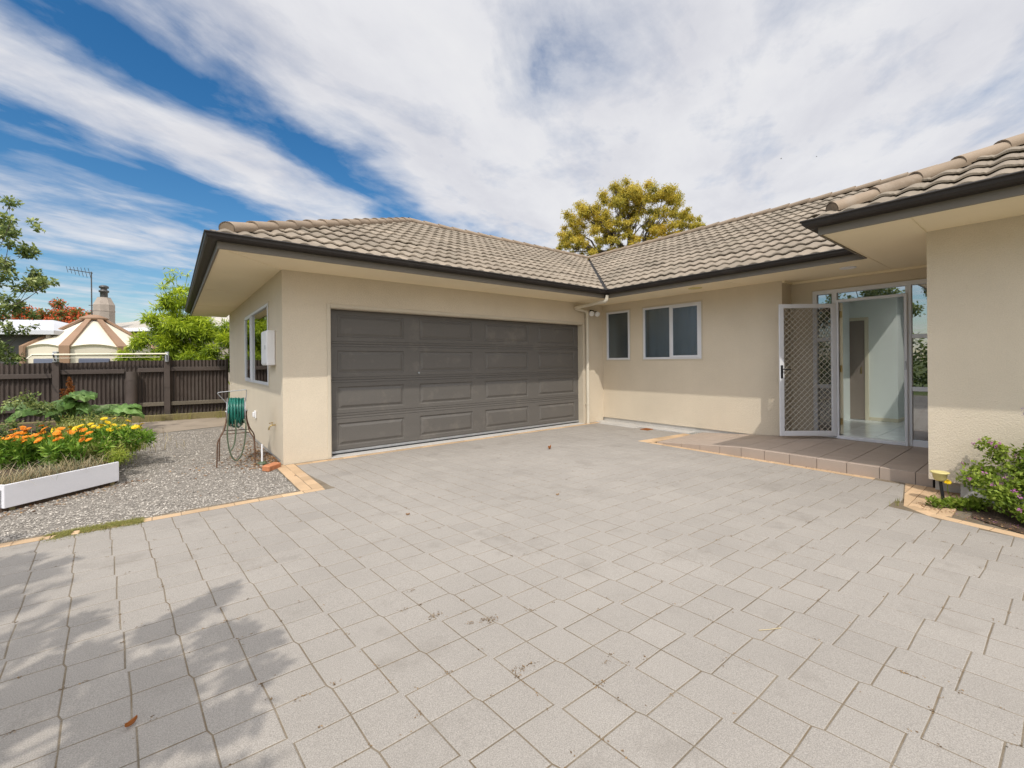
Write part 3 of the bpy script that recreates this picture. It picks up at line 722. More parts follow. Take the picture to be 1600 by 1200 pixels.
# --- windows (u runs along the wall, o outward)
def wpt(ax, pl):
    return (lambda u, o, z: (pl-o, u, z)) if ax == 'x' else (lambda u, o, z: (u, pl-o, z))
def wbox(mb, P, u0, u1, o0, o1, z0, z1, bev=.004):
    p, q = P(u0,o0,z0), P(u1,o1,z1)
    mb.bbox(min(p[0],q[0]),max(p[0],q[0]), min(p[1],q[1]),max(p[1],q[1]), z0,z1, bev)
def ringf(mb, P, u0, u1, z0, z1, wdt, o0, o1):
    wbox(mb, P, u0,u1, o0,o1, z1-wdt,z1); wbox(mb, P, u0,u1, o0,o1, z0,z0+wdt)
    wbox(mb, P, u0,u0+wdt, o0,o1, z0+wdt,z1-wdt); wbox(mb, P, u1-wdt,u1, o0,o1, z0+wdt,z1-wdt)
def window(ax, pl, u0, u1, z0, z1, lights, glassm, sash=(), room=None, label=None, curtain=None):
    """lights: list of (u0,u1) glass bays; sash: indices of bays with an opening sash"""
    P = wpt(ax, pl); f = MB(); ringf(f, P, u0,u1, z0,z1, .040, -.06,.016)
    for (a, b_) in zip(lights, lights[1:]): wbox(f, P, a[1],b_[0], -.06,.012, z0+.04,z1-.04)
    fo = f.build('window', M['alu'], house, label)
    t = MB(); ringf(t, P, u0-.028,u1+.028, z0-.028,z1+.028, .0275, -.002,.008); t.build('window_trim', M['trim'], fo)
    for k, (a, b_) in enumerate(lights):
        g = .004
        if k in sash:
            s = MB(); ringf(s, P, a-.012,b_+.012, z0+.026,z1-.026, .042, .004,.026); s.build('sash', M['alu'], fo); g = .03
        p = MB(); o = .006 if k in sash else -.012
        wbox(p, P, a+g-.01,b_-g+.01, o-.006,o, z0+.034+g,z1-.034-g, .0005); p.build('pane', glassm, fo)
    if curtain:
        c = MB(); n = 26
        for k in range(n):
            ua = curtain[0]+(curtain[1]-curtain[0])*k/n; ub = curtain[0]+(curtain[1]-curtain[0])*(k+1)/n
            oa, ob = -.17-.018*math.sin(k*1.7), -.17-.018*math.sin((k+1)*1.7)
            c.face([P(ua,oa,z0),P(ub,ob,z0),P(ub,ob,z1),P(ua,oa,z1)], .5, True)
        c.build('curtain', M['curtain'], fo)
    return fo
window('x', XA, WSY0, WSY1, WSZ0, WSZ1, [(WSY0+.04,9.10),(9.15,WSY1-.04)], M['pane_side'], sash=(1,), label='garage side window with one narrow opening sash')
window('x', XB, S0, S1, WZ0, WZ1, [(S0+.04,S1-.04)], M['pane_front'], label='small single window beside the inner corner', curtain=(S1-.13,S1-.01))
window('x', XB, B0, B1, WZ0, WZ1, [(B0+.04,4.675),(4.725,B1-.04)], M['pane_front'], sash=(0,), label='two-light window in the middle of the house wall', curtain=(B0+.02,B1-.02))
b = MB()                                              # back walls of the rooms behind the two front windows
b.box(XB+.22,9.9, 3.0,3.05, 0,2.58); b.box(9.9,9.95, 3.0,YG, 0,2.58); b.box(XB+.22,9.9, YG-.05,YG, 0,2.58); b.box(XB+.22,9.9, 3.05,YG-.05, 0,.1); b.box(XB+.22,9.9, 3.05,YG-.05, 2.58,2.6)
b.build('room_wall', M['room'], house)

# --- entry: frame, glazing, open front door, security door
P = wpt('x', EX); ef = MB(); ZB = .130
wbox(ef, P, .835,2.442, -.10,.02, 2.345,2.405); wbox(ef, P, 2.385,2.442, -.10,.02, ZB,2.345)
wbox(ef, P, 2.126,2.190, -.10,.02, ZB,2.345); wbox(ef, P, 1.279,1.341, -.10,.02, ZB,2.345); wbox(ef, P, .835,.87, -.10,.02, ZB,2.345)
wbox(ef, P, 1.341,2.126, -.10,.02, 2.205,2.240)
for u0, u1 in ((2.190,2.385),(.87,1.279)):
    for z0, z1 in ((ZB,.215),(.885,.945),(1.612,1.668)): wbox(ef, P, u0,u1, -.09,.014, z0,z1)
wbox(ef, P, 1.341,2.126, -.10,.06, ZB,.172)
efo = ef.build('entry_frame', M['alu'], house)
for u0, u1 in ((2.190,2.385),(.87,1.279)):
    for z0, z1 in ((.215,.885),(.945,1.612),(1.668,2.345)):
        p = MB(); wbox(p, P, u0-.004,u1+.004, -.03,-.024, z0-.004,z1+.004, .0005); p.build('pane', M['pane_entry'], efo)
p = MB(); wbox(p, P, 1.337,2.130, -.03,-.024, 2.236,2.349, .0005); p.build('pane', M['pane_entry'], efo)
t = MB(); ringf(t, P, .83,2.458, ZB-.01,2.42, .015, -.002,.012); t.build('frame_trim', M['trim'], efo)
sfm = MB(); wbox(sfm, P, 1.318,1.352, .021,.058, ZB,2.235); wbox(sfm, P, 1.352,2.135, .021,.050, 2.200,2.236); wbox(sfm, P, 2.100,2.135, .021,.050, ZB,2.200)
sfm.build('screen_jamb', M['alu'], efo)
st = MB(); st.bbox(EX-.066,EX-.058, 1.326,1.344, 1.18,1.30, .002); st.build('strike_plate', M['galv'], efo)
fdM = Matrix.Translation((EX+.10,2.102,0)) @ Matrix.Rotation(R(19),4,'Z')
fd = MB(); fd.bbox(0,.80, -.020,.020, .185,2.198, .003, .5, fdM); fdo = fd.build('front_door', M['cream'], house, 'cream front door standing open into the hall')
for z in (.38,1.19,2.02):
    h_ = MB(); h_.tube([(EX+.085,2.098,z-.05),(EX+.085,2.098,z+.05)], .009, 8); h_.box(EX+.02,EX+.085, 2.100,2.1035, z-.05,z+.05); h_.build('hinge', M['brass'], fdo)

ANG = R(130); DW = .845; hy, hx_ = 2.132, EX-.055
dM = Matrix.Translation((hx_, hy, 0)) @ Matrix(((-math.sin(ANG), -math.cos(ANG), 0, 0), (-math.cos(ANG), math.sin(ANG), 0, 0), (0,0,1,0), (0,0,0,1)))
sd = MB(); z0, z1 = .172, 2.180
def fr(x0, x1, za, zb, t0=-.013, t1=.013, bev=.004): sd.bbox(x0,x1, t0,t1, za,zb, bev, M=dM)
fr(0,.062, z0,z1); fr(DW-.062,DW, z0,z1); fr(.062,DW-.062, z1-.062,z1); fr(.062,DW-.062, z0,z0+.075)
fr(.062,.072, z0+.075,z1-.062, -.005,.005, .001); fr(DW-.072,DW-.062, z0+.075,z1-.062, -.005,.005, .001)
sdo = sd.build('security_door', M['alu'], house, 'white framed security screen door standing open')
gr = MB(); GX0, GX1, GZ0, GZ1 = .070, DW-.070, z0+.073, z1-.060; step = .086
def seg(c, sgn):
    pts = []
    for x in (GX0, GX1):
        z = sgn*x + c
        if GZ0 <= z <= GZ1: pts.append((x, z))
    for z in (GZ0, GZ1):
        x = (z-c)/sgn
        if GX0 < x < GX1: pts.append((x, z))
    return pts
for sgn in (1,-1):
    lo = GZ0-(GX1 if sgn > 0 else 0)-.1; k = 0
    while lo+k*step < GZ1+1:
        pts = seg(lo+k*step, sgn); k += 1
        if len(pts) == 2:
            gr.tube([dM @ Vector((pts[0][0], .003*sgn, pts[0][1])), dM @ Vector((pts[1][0], .003*sgn, pts[1][1]))], .0042, 4, cap=False, smooth=False)
gr.build('grille', M['grille'], sdo)
b = MB(); b.face([dM @ Vector(q) for q in ((GX0,.009,GZ0),(GX1,.009,GZ0),(GX1,.009,GZ1),(GX0,.009,GZ1))]); b.build('fly_screen', M['screen'], sdo)
b = MB()
for sgn in (-1,1):
    y0, y1 = (.013,.021) if sgn > 0 else (-.021,-.013)
    b.bbox(DW-.048,DW-.012, y0,y1, 1.05,1.25, .003, M=dM); yy = sgn*.045
    b.tube([dM @ Vector((DW-.030,sgn*.02,1.19)), dM @ Vector((DW-.030,yy,1.19)), dM @ Vector((DW-.06,yy+sgn*.004,1.19)), dM @ Vector((DW-.145,yy,1.187))], .009, 8)
    b.tube([dM @ Vector((DW-.030,sgn*.018,1.09)), dM @ Vector((DW-.030,sgn*.027,1.09))], .010, 8)
b.build('handle', M['black'], sdo)
for z in (.38,1.19,2.0):
    b = MB(); b.tube([(hx_-.002,hy+.004,z-.045),(hx_-.002,hy+.004,z+.045)], .010, 8); b.build('hinge', M['alu'], sdo)

# --- hall behind the entry (daylight falls in through the added skylight over its near side)
b = MB()
b.box(EX+.15,10.4, 2.56,2.6, .17,2.6); b.box(10.4,10.5, 1.86,2.6, .17,2.6); b.box(10.5,13.9, 1.86,1.96, .17,2.6)
b.box(EX+.15,13.9, -3.0,-2.9, .17,2.6); b.box(13.8,13.9, -2.9,1.86, .17,2.6); b.box(8.2,8.25, -2.9,.60, .17,2.6)
b.build('hall_wall', M['hall'], house)
b = MB()
for x0, x1, y0, y1 in ((EX+.15,KX0-.06,-2.9,2.56),(KX1+.06,13.8,-2.9,2.56),(KX0-.06,KX1+.06,-2.9,KY0-.06),(KX0-.06,KX1+.06,KY1+.06,2.56)): b.box(x0,x1,y0,y1, 2.56,2.585)
b.build('hall_ceiling', M['hall_ceiling'], house)
b = MB()
for k in range(14):
    for j in range(13):
        x0 = EX+.10+.42*k; y0 = -2.9+.42*j
        b.bbox(x0+.002,x0+.418, y0+.002,y0+.418, .150,.172, .0015, random.random())
b.build('hall_floor', M['hall_floor'], house)
b = MB(); b.bbox(10.372,10.398, 2.33,2.59, .178,2.07, .003); cdo = b.build('hall_door', M['closet'], house, 'brown door at the end of the hall')
b = MB(); b.bbox(10.36,10.399, 2.272,2.328, .172,2.128, .004); b.bbox(10.36,10.399, 2.328,2.6, 2.072,2.128, .004); b.build('door_trim', M['cream'], cdo)
b = MB(); b.bbox(10.362,10.371, 2.372,2.392, 1.05,1.18, .002); b.build('handle', M['brass'], cdo)
b = MB(); b.bbox(10.385,10.399, 1.86,2.27, .172,.235, .003); b.bbox(10.385,13.7, 1.846,1.859, .172,.235, .003); b.build('skirting', M['cream'], house)

# --- downpipe from the inner corner of the gutter
b = MB()
def bend(pts, r=.07, n=5):
    """round the corners of a polyline"""
    pts = [Vector(p) for p in pts]; o = [pts[0]]
    for a, p, c in zip(pts, pts[1:], pts[2:]):
        d1 = (a-p).normalized(); d2 = (c-p).normalized(); k = min(r, (a-p).length*.45, (c-p).length*.45)
        for i in range(n+1):
            t = i/n; o.append((p+d1*k)*(1-t)**2 + p*2*t*(1-t) + (p+d2*k)*t**2)
    o.append(pts[-1]); return o
b.tube(bend([(6.715,5.50,2.63),(6.715,5.52,2.515),(6.66,6.325,2.46),(7.045,6.325,2.415),(7.050,6.325,2.30),(7.050,6.325,-.01)]), .036, 12)
dp = b.build('downpipe', M['pipe'], house)
for z in (.42,2.25):
    c = MB(); c.tube([(7.050,6.325,z-.012),(7.050,6.325,z+.012)], .040, 12); c.box(7.02,7.08, 6.345,YG-.001, z-.011,z+.011); c.build('clip', M['pipe'], dp)

# --- meter box over the side window, soffit fittings, lights, tap
b = MB(); b.bbox(1.046,XA-.001, 6.85,7.25, 1.318,1.81, .012); mb_ = b.build('meter_box', M['white'], house, 'white meter box on the garage side wall')
b = MB(); b.bbox(1.038,1.0455, 6.872,7.228, 1.34,1.79, .006); b.build('box_door', M['white'], mb_)
b = MB(); b.bbox(1.032,1.039, 6.885,6.905, 1.54,1.60, .003); b.build('latch', M['galv'], mb_)
b = MB(); b.lathe([(.0,ZS-.016),(.07,ZS-.016),(.105,ZS-.010),(.115,ZS-.001)], (7.125,3.92,0), 24); b.build('soffit_vent', M['solar'], house)
b = MB(); b.lathe([(.0,ZS-.004),(.055,ZS-.004),(.062,ZS-.014),(.09,ZS-.010),(.095,ZS-.001)], (7.29,1.81,0), 24); b.build('soffit_light', M['white'], house)
b = MB(); b.bbox(7.19,7.30, YG-.03,YG-.001, 2.40,2.46, .006); b.tube([(7.245,YG-.03,2.43),(7.245,YG-.075,2.43)], .012, 8); b.tube([(7.16,YG-.075,2.425),(7.33,YG-.075,2.425)], .009, 8)
slo = b.build('security_light', M['black'], house, 'twin white security lights under the eave in the corner')
for cx, dx in ((7.155,-.30),(7.335,.0)):
    d = Vector((dx-.25,-.8,-.42)).normalized(); Mx = Matrix.Translation((cx,YG-.085,2.375)) @ d.to_track_quat('Z','Y').to_matrix().to_4x4()
    b = MB(); b.lathe([(.0,-.075),(.022,-.07),(.032,-.03),(.046,.0),(.052,.02),(.052,.028)], n=16, M=Mx); h_ = b.build('lamp_head', M['black'], slo)
    b = MB(); b.lathe([(.0,.030),(.030,.034),(.050,.028)], n=16, M=Mx); b.lathe([(.044,.0285),(.055,.034),(.057,.012),(.053,.0)], n=16, M=Mx); b.build('lamp_lens', M['white'], slo)
b = MB(); b.bbox(XA-.028,XA-.001, 8.62,8.74, .40,.53, .008); b.bbox(XA-.055,XA-.028, 8.65,8.71, .42,.51, .01); b.build('power_socket', M['white'], house)
b = MB(); b.tube(bend([(XA-.001,6.90,.475),(XA-.06,6.90,.475),(XA-.085,6.90,.44),(XA-.085,6.90,.41)], .03), .010, 8); b.tube([(XA-.045,6.90,.475),(XA-.045,6.90,.505)], .006, 6); b.tube([(XA-.085,6.87,.507),(XA-.03,6.94,.507)], .006, 6)
b.build('garden_tap', M['brass'], house)

# ------------------------------------------------------------------ plants: shared builders
def G(lat, d, z=0.):
    """point given in metres right of and ahead of the viewpoint"""
    return Vector((rt.x*lat + fw.x*d, rt.y*lat + fw.y*d, z))
def unit(rnd):
    while 1:
        v = Vector((rnd.uniform(-1,1), rnd.uniform(-1,1), rnd.uniform(-1,1)))
        if .05 < v.length < 1: return v.normalized()
def leaf(mb, p, ax, nr, ln, wd, tone, fold=.12):
    """one leaf: four-sided blade folded along its rib"""
    s = ax.cross(nr)
    if s.length < 1e-4: return
    s.normalize(); n = s.cross(ax).normalized()
    a = p; c = p + ax*ln; m = p + ax*ln*.45
    mb.idx([a, m + s*wd*.5 + n*fold*wd, c, m - s*wd*.5 + n*fold*wd, m - n*fold*wd*.5], [(0,4,1),(4,2,1),(0,3,4),(4,3,2)], tone)
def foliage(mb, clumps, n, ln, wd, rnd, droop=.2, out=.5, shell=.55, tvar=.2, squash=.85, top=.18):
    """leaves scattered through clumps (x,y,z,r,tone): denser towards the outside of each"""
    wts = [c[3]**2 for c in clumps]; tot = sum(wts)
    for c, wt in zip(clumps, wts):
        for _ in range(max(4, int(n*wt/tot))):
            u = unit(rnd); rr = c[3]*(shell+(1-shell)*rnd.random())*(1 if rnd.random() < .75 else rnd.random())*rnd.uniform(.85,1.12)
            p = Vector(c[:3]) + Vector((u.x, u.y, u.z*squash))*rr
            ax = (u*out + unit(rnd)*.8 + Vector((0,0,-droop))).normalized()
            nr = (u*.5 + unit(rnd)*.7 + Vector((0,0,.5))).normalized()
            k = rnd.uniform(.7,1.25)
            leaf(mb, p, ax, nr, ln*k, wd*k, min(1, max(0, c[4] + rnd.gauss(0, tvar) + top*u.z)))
def limbs(mb, base, fork, clumps, r0, rnd, n=7, wob=.1, tip=.02):
    """trunk to the fork, then a limb out to every clump"""
    base, fork = Vector(base), Vector(fork); mid = (base+fork)/2 + unit(rnd)*wob*.6
    mb.tube([base, mid, fork], [r0*1.25, r0, r0*.85], 10, rnd.random())
    for c in clumps:
        e = Vector(c[:3]); d = e-fork; a = fork - (fork-base).normalized()*rnd.uniform(0, .25)*(fork-base).length
        p1 = a+d*.35+Vector((0,0,d.length*.10))+unit(rnd)*wob; p2 = a+d*.7+Vector((0,0,d.length*.08))+unit(rnd)*wob
        k = min(1, c[3]*1.2)*r0
        mb.tube([a, p1, p2, e], [k*.65, k*.45, k*.28, tip], n, rnd.random())
        for _ in range(3):
            q = p2 + (e-p2)*rnd.random(); mb.tube([q, q+unit(rnd)*c[3]*.5, q+unit(rnd)*c[3]*.85], [k*.18, k*.12, tip*.5], 4, rnd.random())

# gum tree behind the house
rnd = random.Random(11); D = 24.0; s_ = 677.25/D
def gp(px, y, dd=0): return G((px-800)/s_*(1+dd/D), D+dd, CH+(564-y)/s_*(1+dd/D))
cl_ = []
for (px, y, r, tn) in ((985,292,30,.62),(957,306,24,.55),(1020,303,27,.60),(1047,314,22,.50),(922,332,26,.68),(902,346,24,.70),(886,366,20,.66),(941,338,24,.62),(882,388,12,.45),(908,374,20,.66),(1000,322,22,.48),(1062,334,18,.48),(1075,348,19,.52),(1091,355,13,.42),(1060,356,20,.62),(968,352,15,.48),(1032,368,22,.86),(1005,376,18,.82),(950,378,15,.52),(930,394,17,.74),(968,392,16,.62),(1012,392,18,.8),(1048,374,18,.85),(990,410,24,.7),(955,410,20,.6),(1070,372,16,.8),(940,356,14,.6),(978,312,20,.5),(975,335,12,.4),(893,378,16,.55),(1025,330,16,.5),(988,350,16,.55),(1012,352,16,.6),(1000,392,14,.7),(962,372,13,.55)):
    for q in range(11):
        p = gp(px + rnd.gauss(0, r*.50), y + rnd.gauss(0, r*.42), rnd.uniform(-1.4, 1.4)); cl_.append((p.x, p.y, p.z, r/s_*rnd.uniform(.20,.50), tn + rnd.gauss(0, .10)))
tb = gp(975, 560); tree = empty('gum_tree', (tb.x, tb.y, 0), 'tall spreading gum tree with olive yellow crown rising behind the roof', 'tree')
f = MB(); foliage(f, cl_, 85000, .13, .040, rnd, droop=.6, shell=.15, tvar=.18, top=.06)
f.build('crown', M['gumleaf'], tree)
t = MB(); fk = gp(984, 398)
main = [gp(985,376,.2), gp(962,372,-.3), gp(1006,384,.5), gp(935,392,.2)]
t.tube([(tb.x,tb.y,-.1), (tb.x+.1,tb.y,3.5), tuple(fk)], [.42,.34,.27], 12)
for m_, tg in zip(main, ((985,345),(925,345),(1060,352),(890,372))):
    e = gp(*tg); t.tube([fk, m_, (m_+e)/2+unit(rnd)*.15, e], [.15,.11,.06,.03], 8)
for c in cl_[::6]:
    e = Vector(c[:3]); m_ = min(main, key=lambda q: (q-e).length); md = (m_+e)/2+unit(rnd)*.25
    t.tube([m_, md, e], [.045,.03,.012], 5, rnd.random())
    for _ in range(3): q = md+(e-md)*rnd.random(); t.tube([q, q+unit(rnd)*.35, q+unit(rnd)*.6], [.025,.018,.008], 4, rnd.random())
t.build('trunk', M['bark'], tree)

# bright bamboo behind the fence
rnd = random.Random(5); D = 12.6
cl_ = []
for (la, z, r, tn) in ((-10.75,1.60,.40,.55),(-10.45,1.85,.45,.62),(-10.05,2.12,.48,.66),(-9.75,2.35,.5,.64),(-9.2,2.35,.6,.58),(-8.7,2.30,.6,.5),(-8.2,2.2,.65,.5),(-9.65,2.9,.36,.66),(-9.66,3.22,.27,.66),(-9.70,3.52,.17,.7),(-9.73,3.78,.11,.7),(-9.75,4.0,.07,.72),(-9.76,4.12,.04,.72),(-9.9,2.75,.35,.66),(-9.66,3.6,.12,.7),(-9.3,2.75,.28,.6),(-10.3,1.45,.5,.5),(-9.6,1.6,.6,.45),(-9.0,1.55,.6,.42),(-8.3,1.5,.6,.42),(-10.2,2.7,.20,.75),(-10.05,2.95,.16,.75),(-7.7,2.0,.6,.5),(-9.42,3.1,.15,.65),(-10.9,1.45,.3,.6),(-9.9,3.35,.12,.72),(-9.45,3.45,.14,.72)):
    for q in range(4):
        dd = rnd.uniform(-.45,.5); p = G(la+rnd.gauss(0, r*.4), D+dd, z+rnd.gauss(0, r*.35)); cl_.append((p.x, p.y, p.z, r*rnd.uniform(.35,.6), tn+rnd.gauss(0,.08)))
bb = G(-9.3, D); bam = empty('bamboo', (bb.x, bb.y, 0), 'bright yellow green bamboo with a tall thin tip behind the dark fence', 'bamboo')
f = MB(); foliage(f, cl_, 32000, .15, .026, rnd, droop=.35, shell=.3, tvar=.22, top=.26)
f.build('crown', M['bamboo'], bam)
t = MB()
for k in range(26):
    p = G(-9.3+rnd.uniform(-1.2,1.3), D+rnd.uniform(-.4,.4)); e = Vector(rnd.choice(cl_)[:3])
    t.tube([p, (p+e)/2+Vector((0,0,.3))+unit(rnd)*.1, e], [.018,.013,.005], 5, rnd.random())
e = G(-9.75, D, 4.05); t.tube([G(-9.5,D), G(-9.6,D,2.2), e], [.02,.016,.004], 6)
t.build('stem', M['bamboo'], bam)

# broad-leaved tree at the left edge, and the tree off to the left that shades the paving
rnd = random.Random(21); D = 6.8; s_ = 677.25/D
cl_ = []
for (px, y, r, tn) in ((14,346,17,.62),(36,351,11,.66),(4,364,24,.5),(14,382,13,.45),(30,430,19,.6),(49,437,13,.62),(12,440,24,.55),(61,441,7,.62),(-10,425,22,.5),(9,466,18,.45),(3,490,22,.45),(22,480,10,.5),(12,512,15,.45),(5,540,22,.35),(13,560,13,.35),(-40,350,30,.5),(-55,400,40,.45),(-60,470,45,.4),(-50,530,38,.35),(-90,440,60,.4),(-38,320,26,.55),(-36,505,26,.4),(-16,552,20,.33)):
    for q in range(4):
        dd = rnd.uniform(-.30,.35)*min(1.6, r/22+.3); p = G((px+rnd.gauss(0,r*.42)-800)/s_, D+dd, CH+(573-(y+rnd.gauss(0,r*.38)))/s_); cl_.append((p.x,p.y,p.z, r/s_*rnd.uniform(.35,.62), tn+rnd.gauss(0,.07)))
bs = G(-9.0, 7.0); lt = empty('broadleaf_tree', (bs.x, bs.y, 0), 'leafy green tree reaching in over the fence at the left edge', 'tree')
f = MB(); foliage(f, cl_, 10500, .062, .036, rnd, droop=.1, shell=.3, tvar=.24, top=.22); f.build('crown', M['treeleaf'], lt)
t = MB(); limbs(t, (bs.x,bs.y,0), G(-8.8,6.95,1.5), cl_[::3], .11, rnd, wob=.08, tip=.004)
p = G(-7.75,6.8,2.32); t.tube([G(-8.3,6.85,2.2), p, p+rt*.18+Vector((0,0,.10)), p+rt*.30+Vector((0,0,.18))], [.012,.008,.005,.003], 5)
t.build('trunk', M['bark'], lt)

def yard_tree(pos, cl, n, label, seed, fork=1.6, r0=.14, ln=.085, wd=.045, added_canopy=()):
    rnd = random.Random(seed); C_ = []
    for (x, y, z, r, tn) in cl:
        for q in range(4): C_.append((x+rnd.gauss(0,r*.4), y+rnd.gauss(0,r*.4), z+rnd.gauss(0,r*.35), r*rnd.uniform(.4,.65), tn+rnd.gauss(0,.08)))
    o = empty('yard_tree', (*pos, 0), label, 'tree')
    f = MB(); foliage(f, C_, n, ln, wd, rnd, droop=.15, shell=.3, tvar=.2)
    if added_canopy: foliage(f, added_canopy, 15000, .15, .10, rnd, droop=.15, shell=.3, tvar=.2)
    f.build('crown', M['treeleaf'], o)
    t = MB(); limbs(t, (*pos,-.05), (pos[0]+.05,pos[1],fork), C_[::2], r0, rnd, tip=.006); t.build('trunk', M['bark'], o)
sh_ = []; ca_ = []
for (gx, gy, z, r) in ((-.55,2.45,2.9,.34),(-.75,2.0,3.1,.42),(-.30,2.75,2.7,.22),(-.42,3.05,2.8,.20),(-.95,2.7,3.2,.34),(-1.2,2.1,3.0,.45),(-.12,2.45,2.6,.15),(.02,2.28,2.7,.16),(.20,2.52,2.8,.13),(.34,2.40,2.8,.10),(.02,2.92,2.9,.14),(.20,3.02,2.9,.09),(.12,1.98,2.7,.14),(-.12,1.95,2.9,.15),(-.45,1.75,3.2,.30),(-.1,1.55,3.0,.20),(.16,1.55,3.1,.10),(-.90,4.35,3.2,.26),(-.72,4.05,3.1,.14),(-1.2,3.9,3.3,.36),(-.62,4.22,3.1,.09),(-1.25,4.6,3.5,.34),(-1.3,3.2,3.3,.4),(-.95,1.4,3.3,.45),(-.2,2.2,3.1,.15),(.28,2.20,2.9,.09),(-1.05,3.35,3.4,.18)):
    sh_.append((gx-.49*z, gy-.60*z, z, r, .45))
for (gx, gy, z, r) in ((-1.9,1.4,3.4,.7),(-1.9,2.6,3.5,.7),(-2.1,3.8,3.6,.7),(-2.9,2.2,3.6,.9),(-3.0,3.6,3.8,.9),(-1.8,.2,3.5,.7),(-.9,.4,3.5,.6),(.1,.3,3.6,.5),(-2.8,.6,3.8,.9),(-4.2,1.6,4.2,1.),(-4.2,3.,4.2,1.),(-1.2,-.8,4.0,.9),(-2.6,-1.,4.2,1.)): ca_.append((gx-.49*z, gy-.60*z, z, r, .5))  # unseen extra crown, added to block sky light and deepen the paving shade
for (x, y, z, r) in ((-3.4,-.6,3.3,.7),(-3.9,.6,3.6,.8),(-4.2,1.8,3.7,.7),(-3.1,-1.4,3.6,.7),(-4.4,-.6,4.3,.9),(-3.3,.9,4.4,.7),(-4.9,.9,4.6,.8)): ca_.append((x, y, z, r, .5))
yard_tree((-4.1,.2), sh_, 15000, 'leafy tree left of the viewpoint that shades the paving', 31, ln=.080, wd=.055, added_canopy=ca_)
rt_ = [(-7.2,5.2,4.3,.8,.45),(-6.9,4.4,4.0,.6,.5),(-7.3,6.1,4.0,.7,.45),(-7.0,3.7,3.4,.5,.5),(-7.4,5.4,5.0,.6,.55),(-7.1,6.7,3.4,.6,.45),(-7.6,4.6,3.3,.7,.4),(-7.3,5.6,3.2,.7,.4)]
yard_tree((-7.4,5.2), rt_, 5000, 'tree far left of the drive mirrored in the entry glass', 33, fork=2.2, ln=.12, wd=.07)
hg = MB(); rnd = random.Random(9)
hc = [(-11+rnd.uniform(-.35,.35), -9+.42*k, z, .5, .4+rnd.gauss(0,.1)) for k in range(52) for z in (.5,1.2,1.8+rnd.uniform(-.1,.5))]
foliage(hg, hc, 9000, .20, .12, rnd, shell=.4); tag(hg.build('hedge', M['treeleaf']), 'long green hedge along the far left boundary of the drive', 'hedge')

# red-flowering tree beyond the neighbour's roof
rnd = random.Random(17); D = 30; s_ = 677.25/D; cl_ = []
for (px, y, r) in ((25,500,16),(45,495,15),(62,492,14),(80,497,16),(98,490,17),(115,487,16),(130,492,14),(142,500,12),(70,510,18),(110,508,20),(35,515,16),(90,518,16),(10,508,14),(130,512,14)):
    for q in range(4):
        dd = rnd.uniform(-1,1); p = G((px+rnd.gauss(0,r*.4)-800)/s_, D+dd, CH+(572-(y+rnd.gauss(0,r*.35)))/s_); cl_.append((p.x,p.y,p.z,r/s_*rnd.uniform(.35,.6),.5+rnd.gauss(0,.1)))
bs = G(-31.9, D); rtree = empty('flowering_tree', (bs.x,bs.y,0), 'red blossoming tree behind the cream gazebo and the neighbouring roofs', 'tree')
f = MB(); foliage(f, cl_, 6000, .22, .10, rnd, shell=.3); f.build('crown', M['redleaf'], rtree)
f = MB(); foliage(f, [(a,b_,c+.06,r*1.1,t_) for a,b_,c,r,t_ in cl_], 3600, .15, .11, rnd, shell=.8); f.build('blossom', M['red_fl'], rtree)
t = MB(); limbs(t, (bs.x,bs.y,0), (bs.x,bs.y,2.6), cl_[::4], .22, rnd, wob=.2); t.build('trunk', M['bark'], rtree)

# ------------------------------------------------------------------ fence, clothesline, sleeper
def fpt(x, off=0., z=0.): return Vector((x, 13.74-.087*x-off, z))           # off: towards the drive
def ftop(x): return 1.47+.022*x
fence = empty('fence', fpt(-2.5), 'dark brown corrugated fence with bare lower rail behind the gravel yard', 'fence')
def frot(x, off, z): p = fpt(x, off, z); return Matrix.Translation(p) @ Matrix.Rotation(math.atan(-.087), 4, 'Z')
b = MB(); n = int(9.2/.0127); sheets = {}
for k in range(n):
    xa, xb = -8.0+k*.0127, -8.0+(k+1)*.0127; oa, ob = .017*math.cos(2*math.pi*xa/.0762), .017*math.cos(2*math.pi*xb/.0762)
    sk = int((xa+8)/.762); tn = sheets.setdefault(sk, random.uniform(.35,.65)); dz = .012*((sk*7) % 3)
    b.face([fpt(xa,oa,.10), fpt(xb,ob,.10), fpt(xb,ob,ftop(xb)-dz), fpt(xa,oa,ftop(xa)-dz)], tn, True)
b.build('corrugated_sheet', M['fence'], fence)
for x0, x1 in ((-8.0,-2.06),(-1.94,-.86),(-.62,-.13),(-.01,1.15)):
    L_ = x1-x0; b = MB(); m_ = frot((x0+x1)/2, .062, 0); zc_ = ftop((x0+x1)/2)-.24
    b.bbox(-L_/2,L_/2,-.022,.022,zc_-.05,zc_+.05,.004, .5, m_); b.build('top_rail', M['fence'], fence)
    b = MB(); b.bbox(-L_/2,L_/2,-.022,.022,.34,.435,.006, .5, m_); b.build('bottom_rail', M['rail_bare'] if x0 > -1 else M['fence'], fence)
for x, wd_, top in ((-2.0,.055,1.43),(-.07,.06,1.56),(-5.2,.055,1.4)):
    b = MB(); b.bbox(-wd_,wd_,-.05,.05,-.1,top,.006,.5,frot(x,.09,0)); b.build('post', M['fence'], fence)
b = MB(); p = fpt(-.74,.17); b.tube([(p.x,p.y,-.1),(p.x+.006,p.y,.6),(p.x+.012,p.y,1.19)], [.118,.113,.108], 16, .7); b.build('round_post', M['fence'], fence, 'thick round post cut off below the fence top')
sl_ = empty('timber_sleeper', fpt(0,.30), 'greenish timber sleeper edging the foot of the dark fence', 'sleeper')
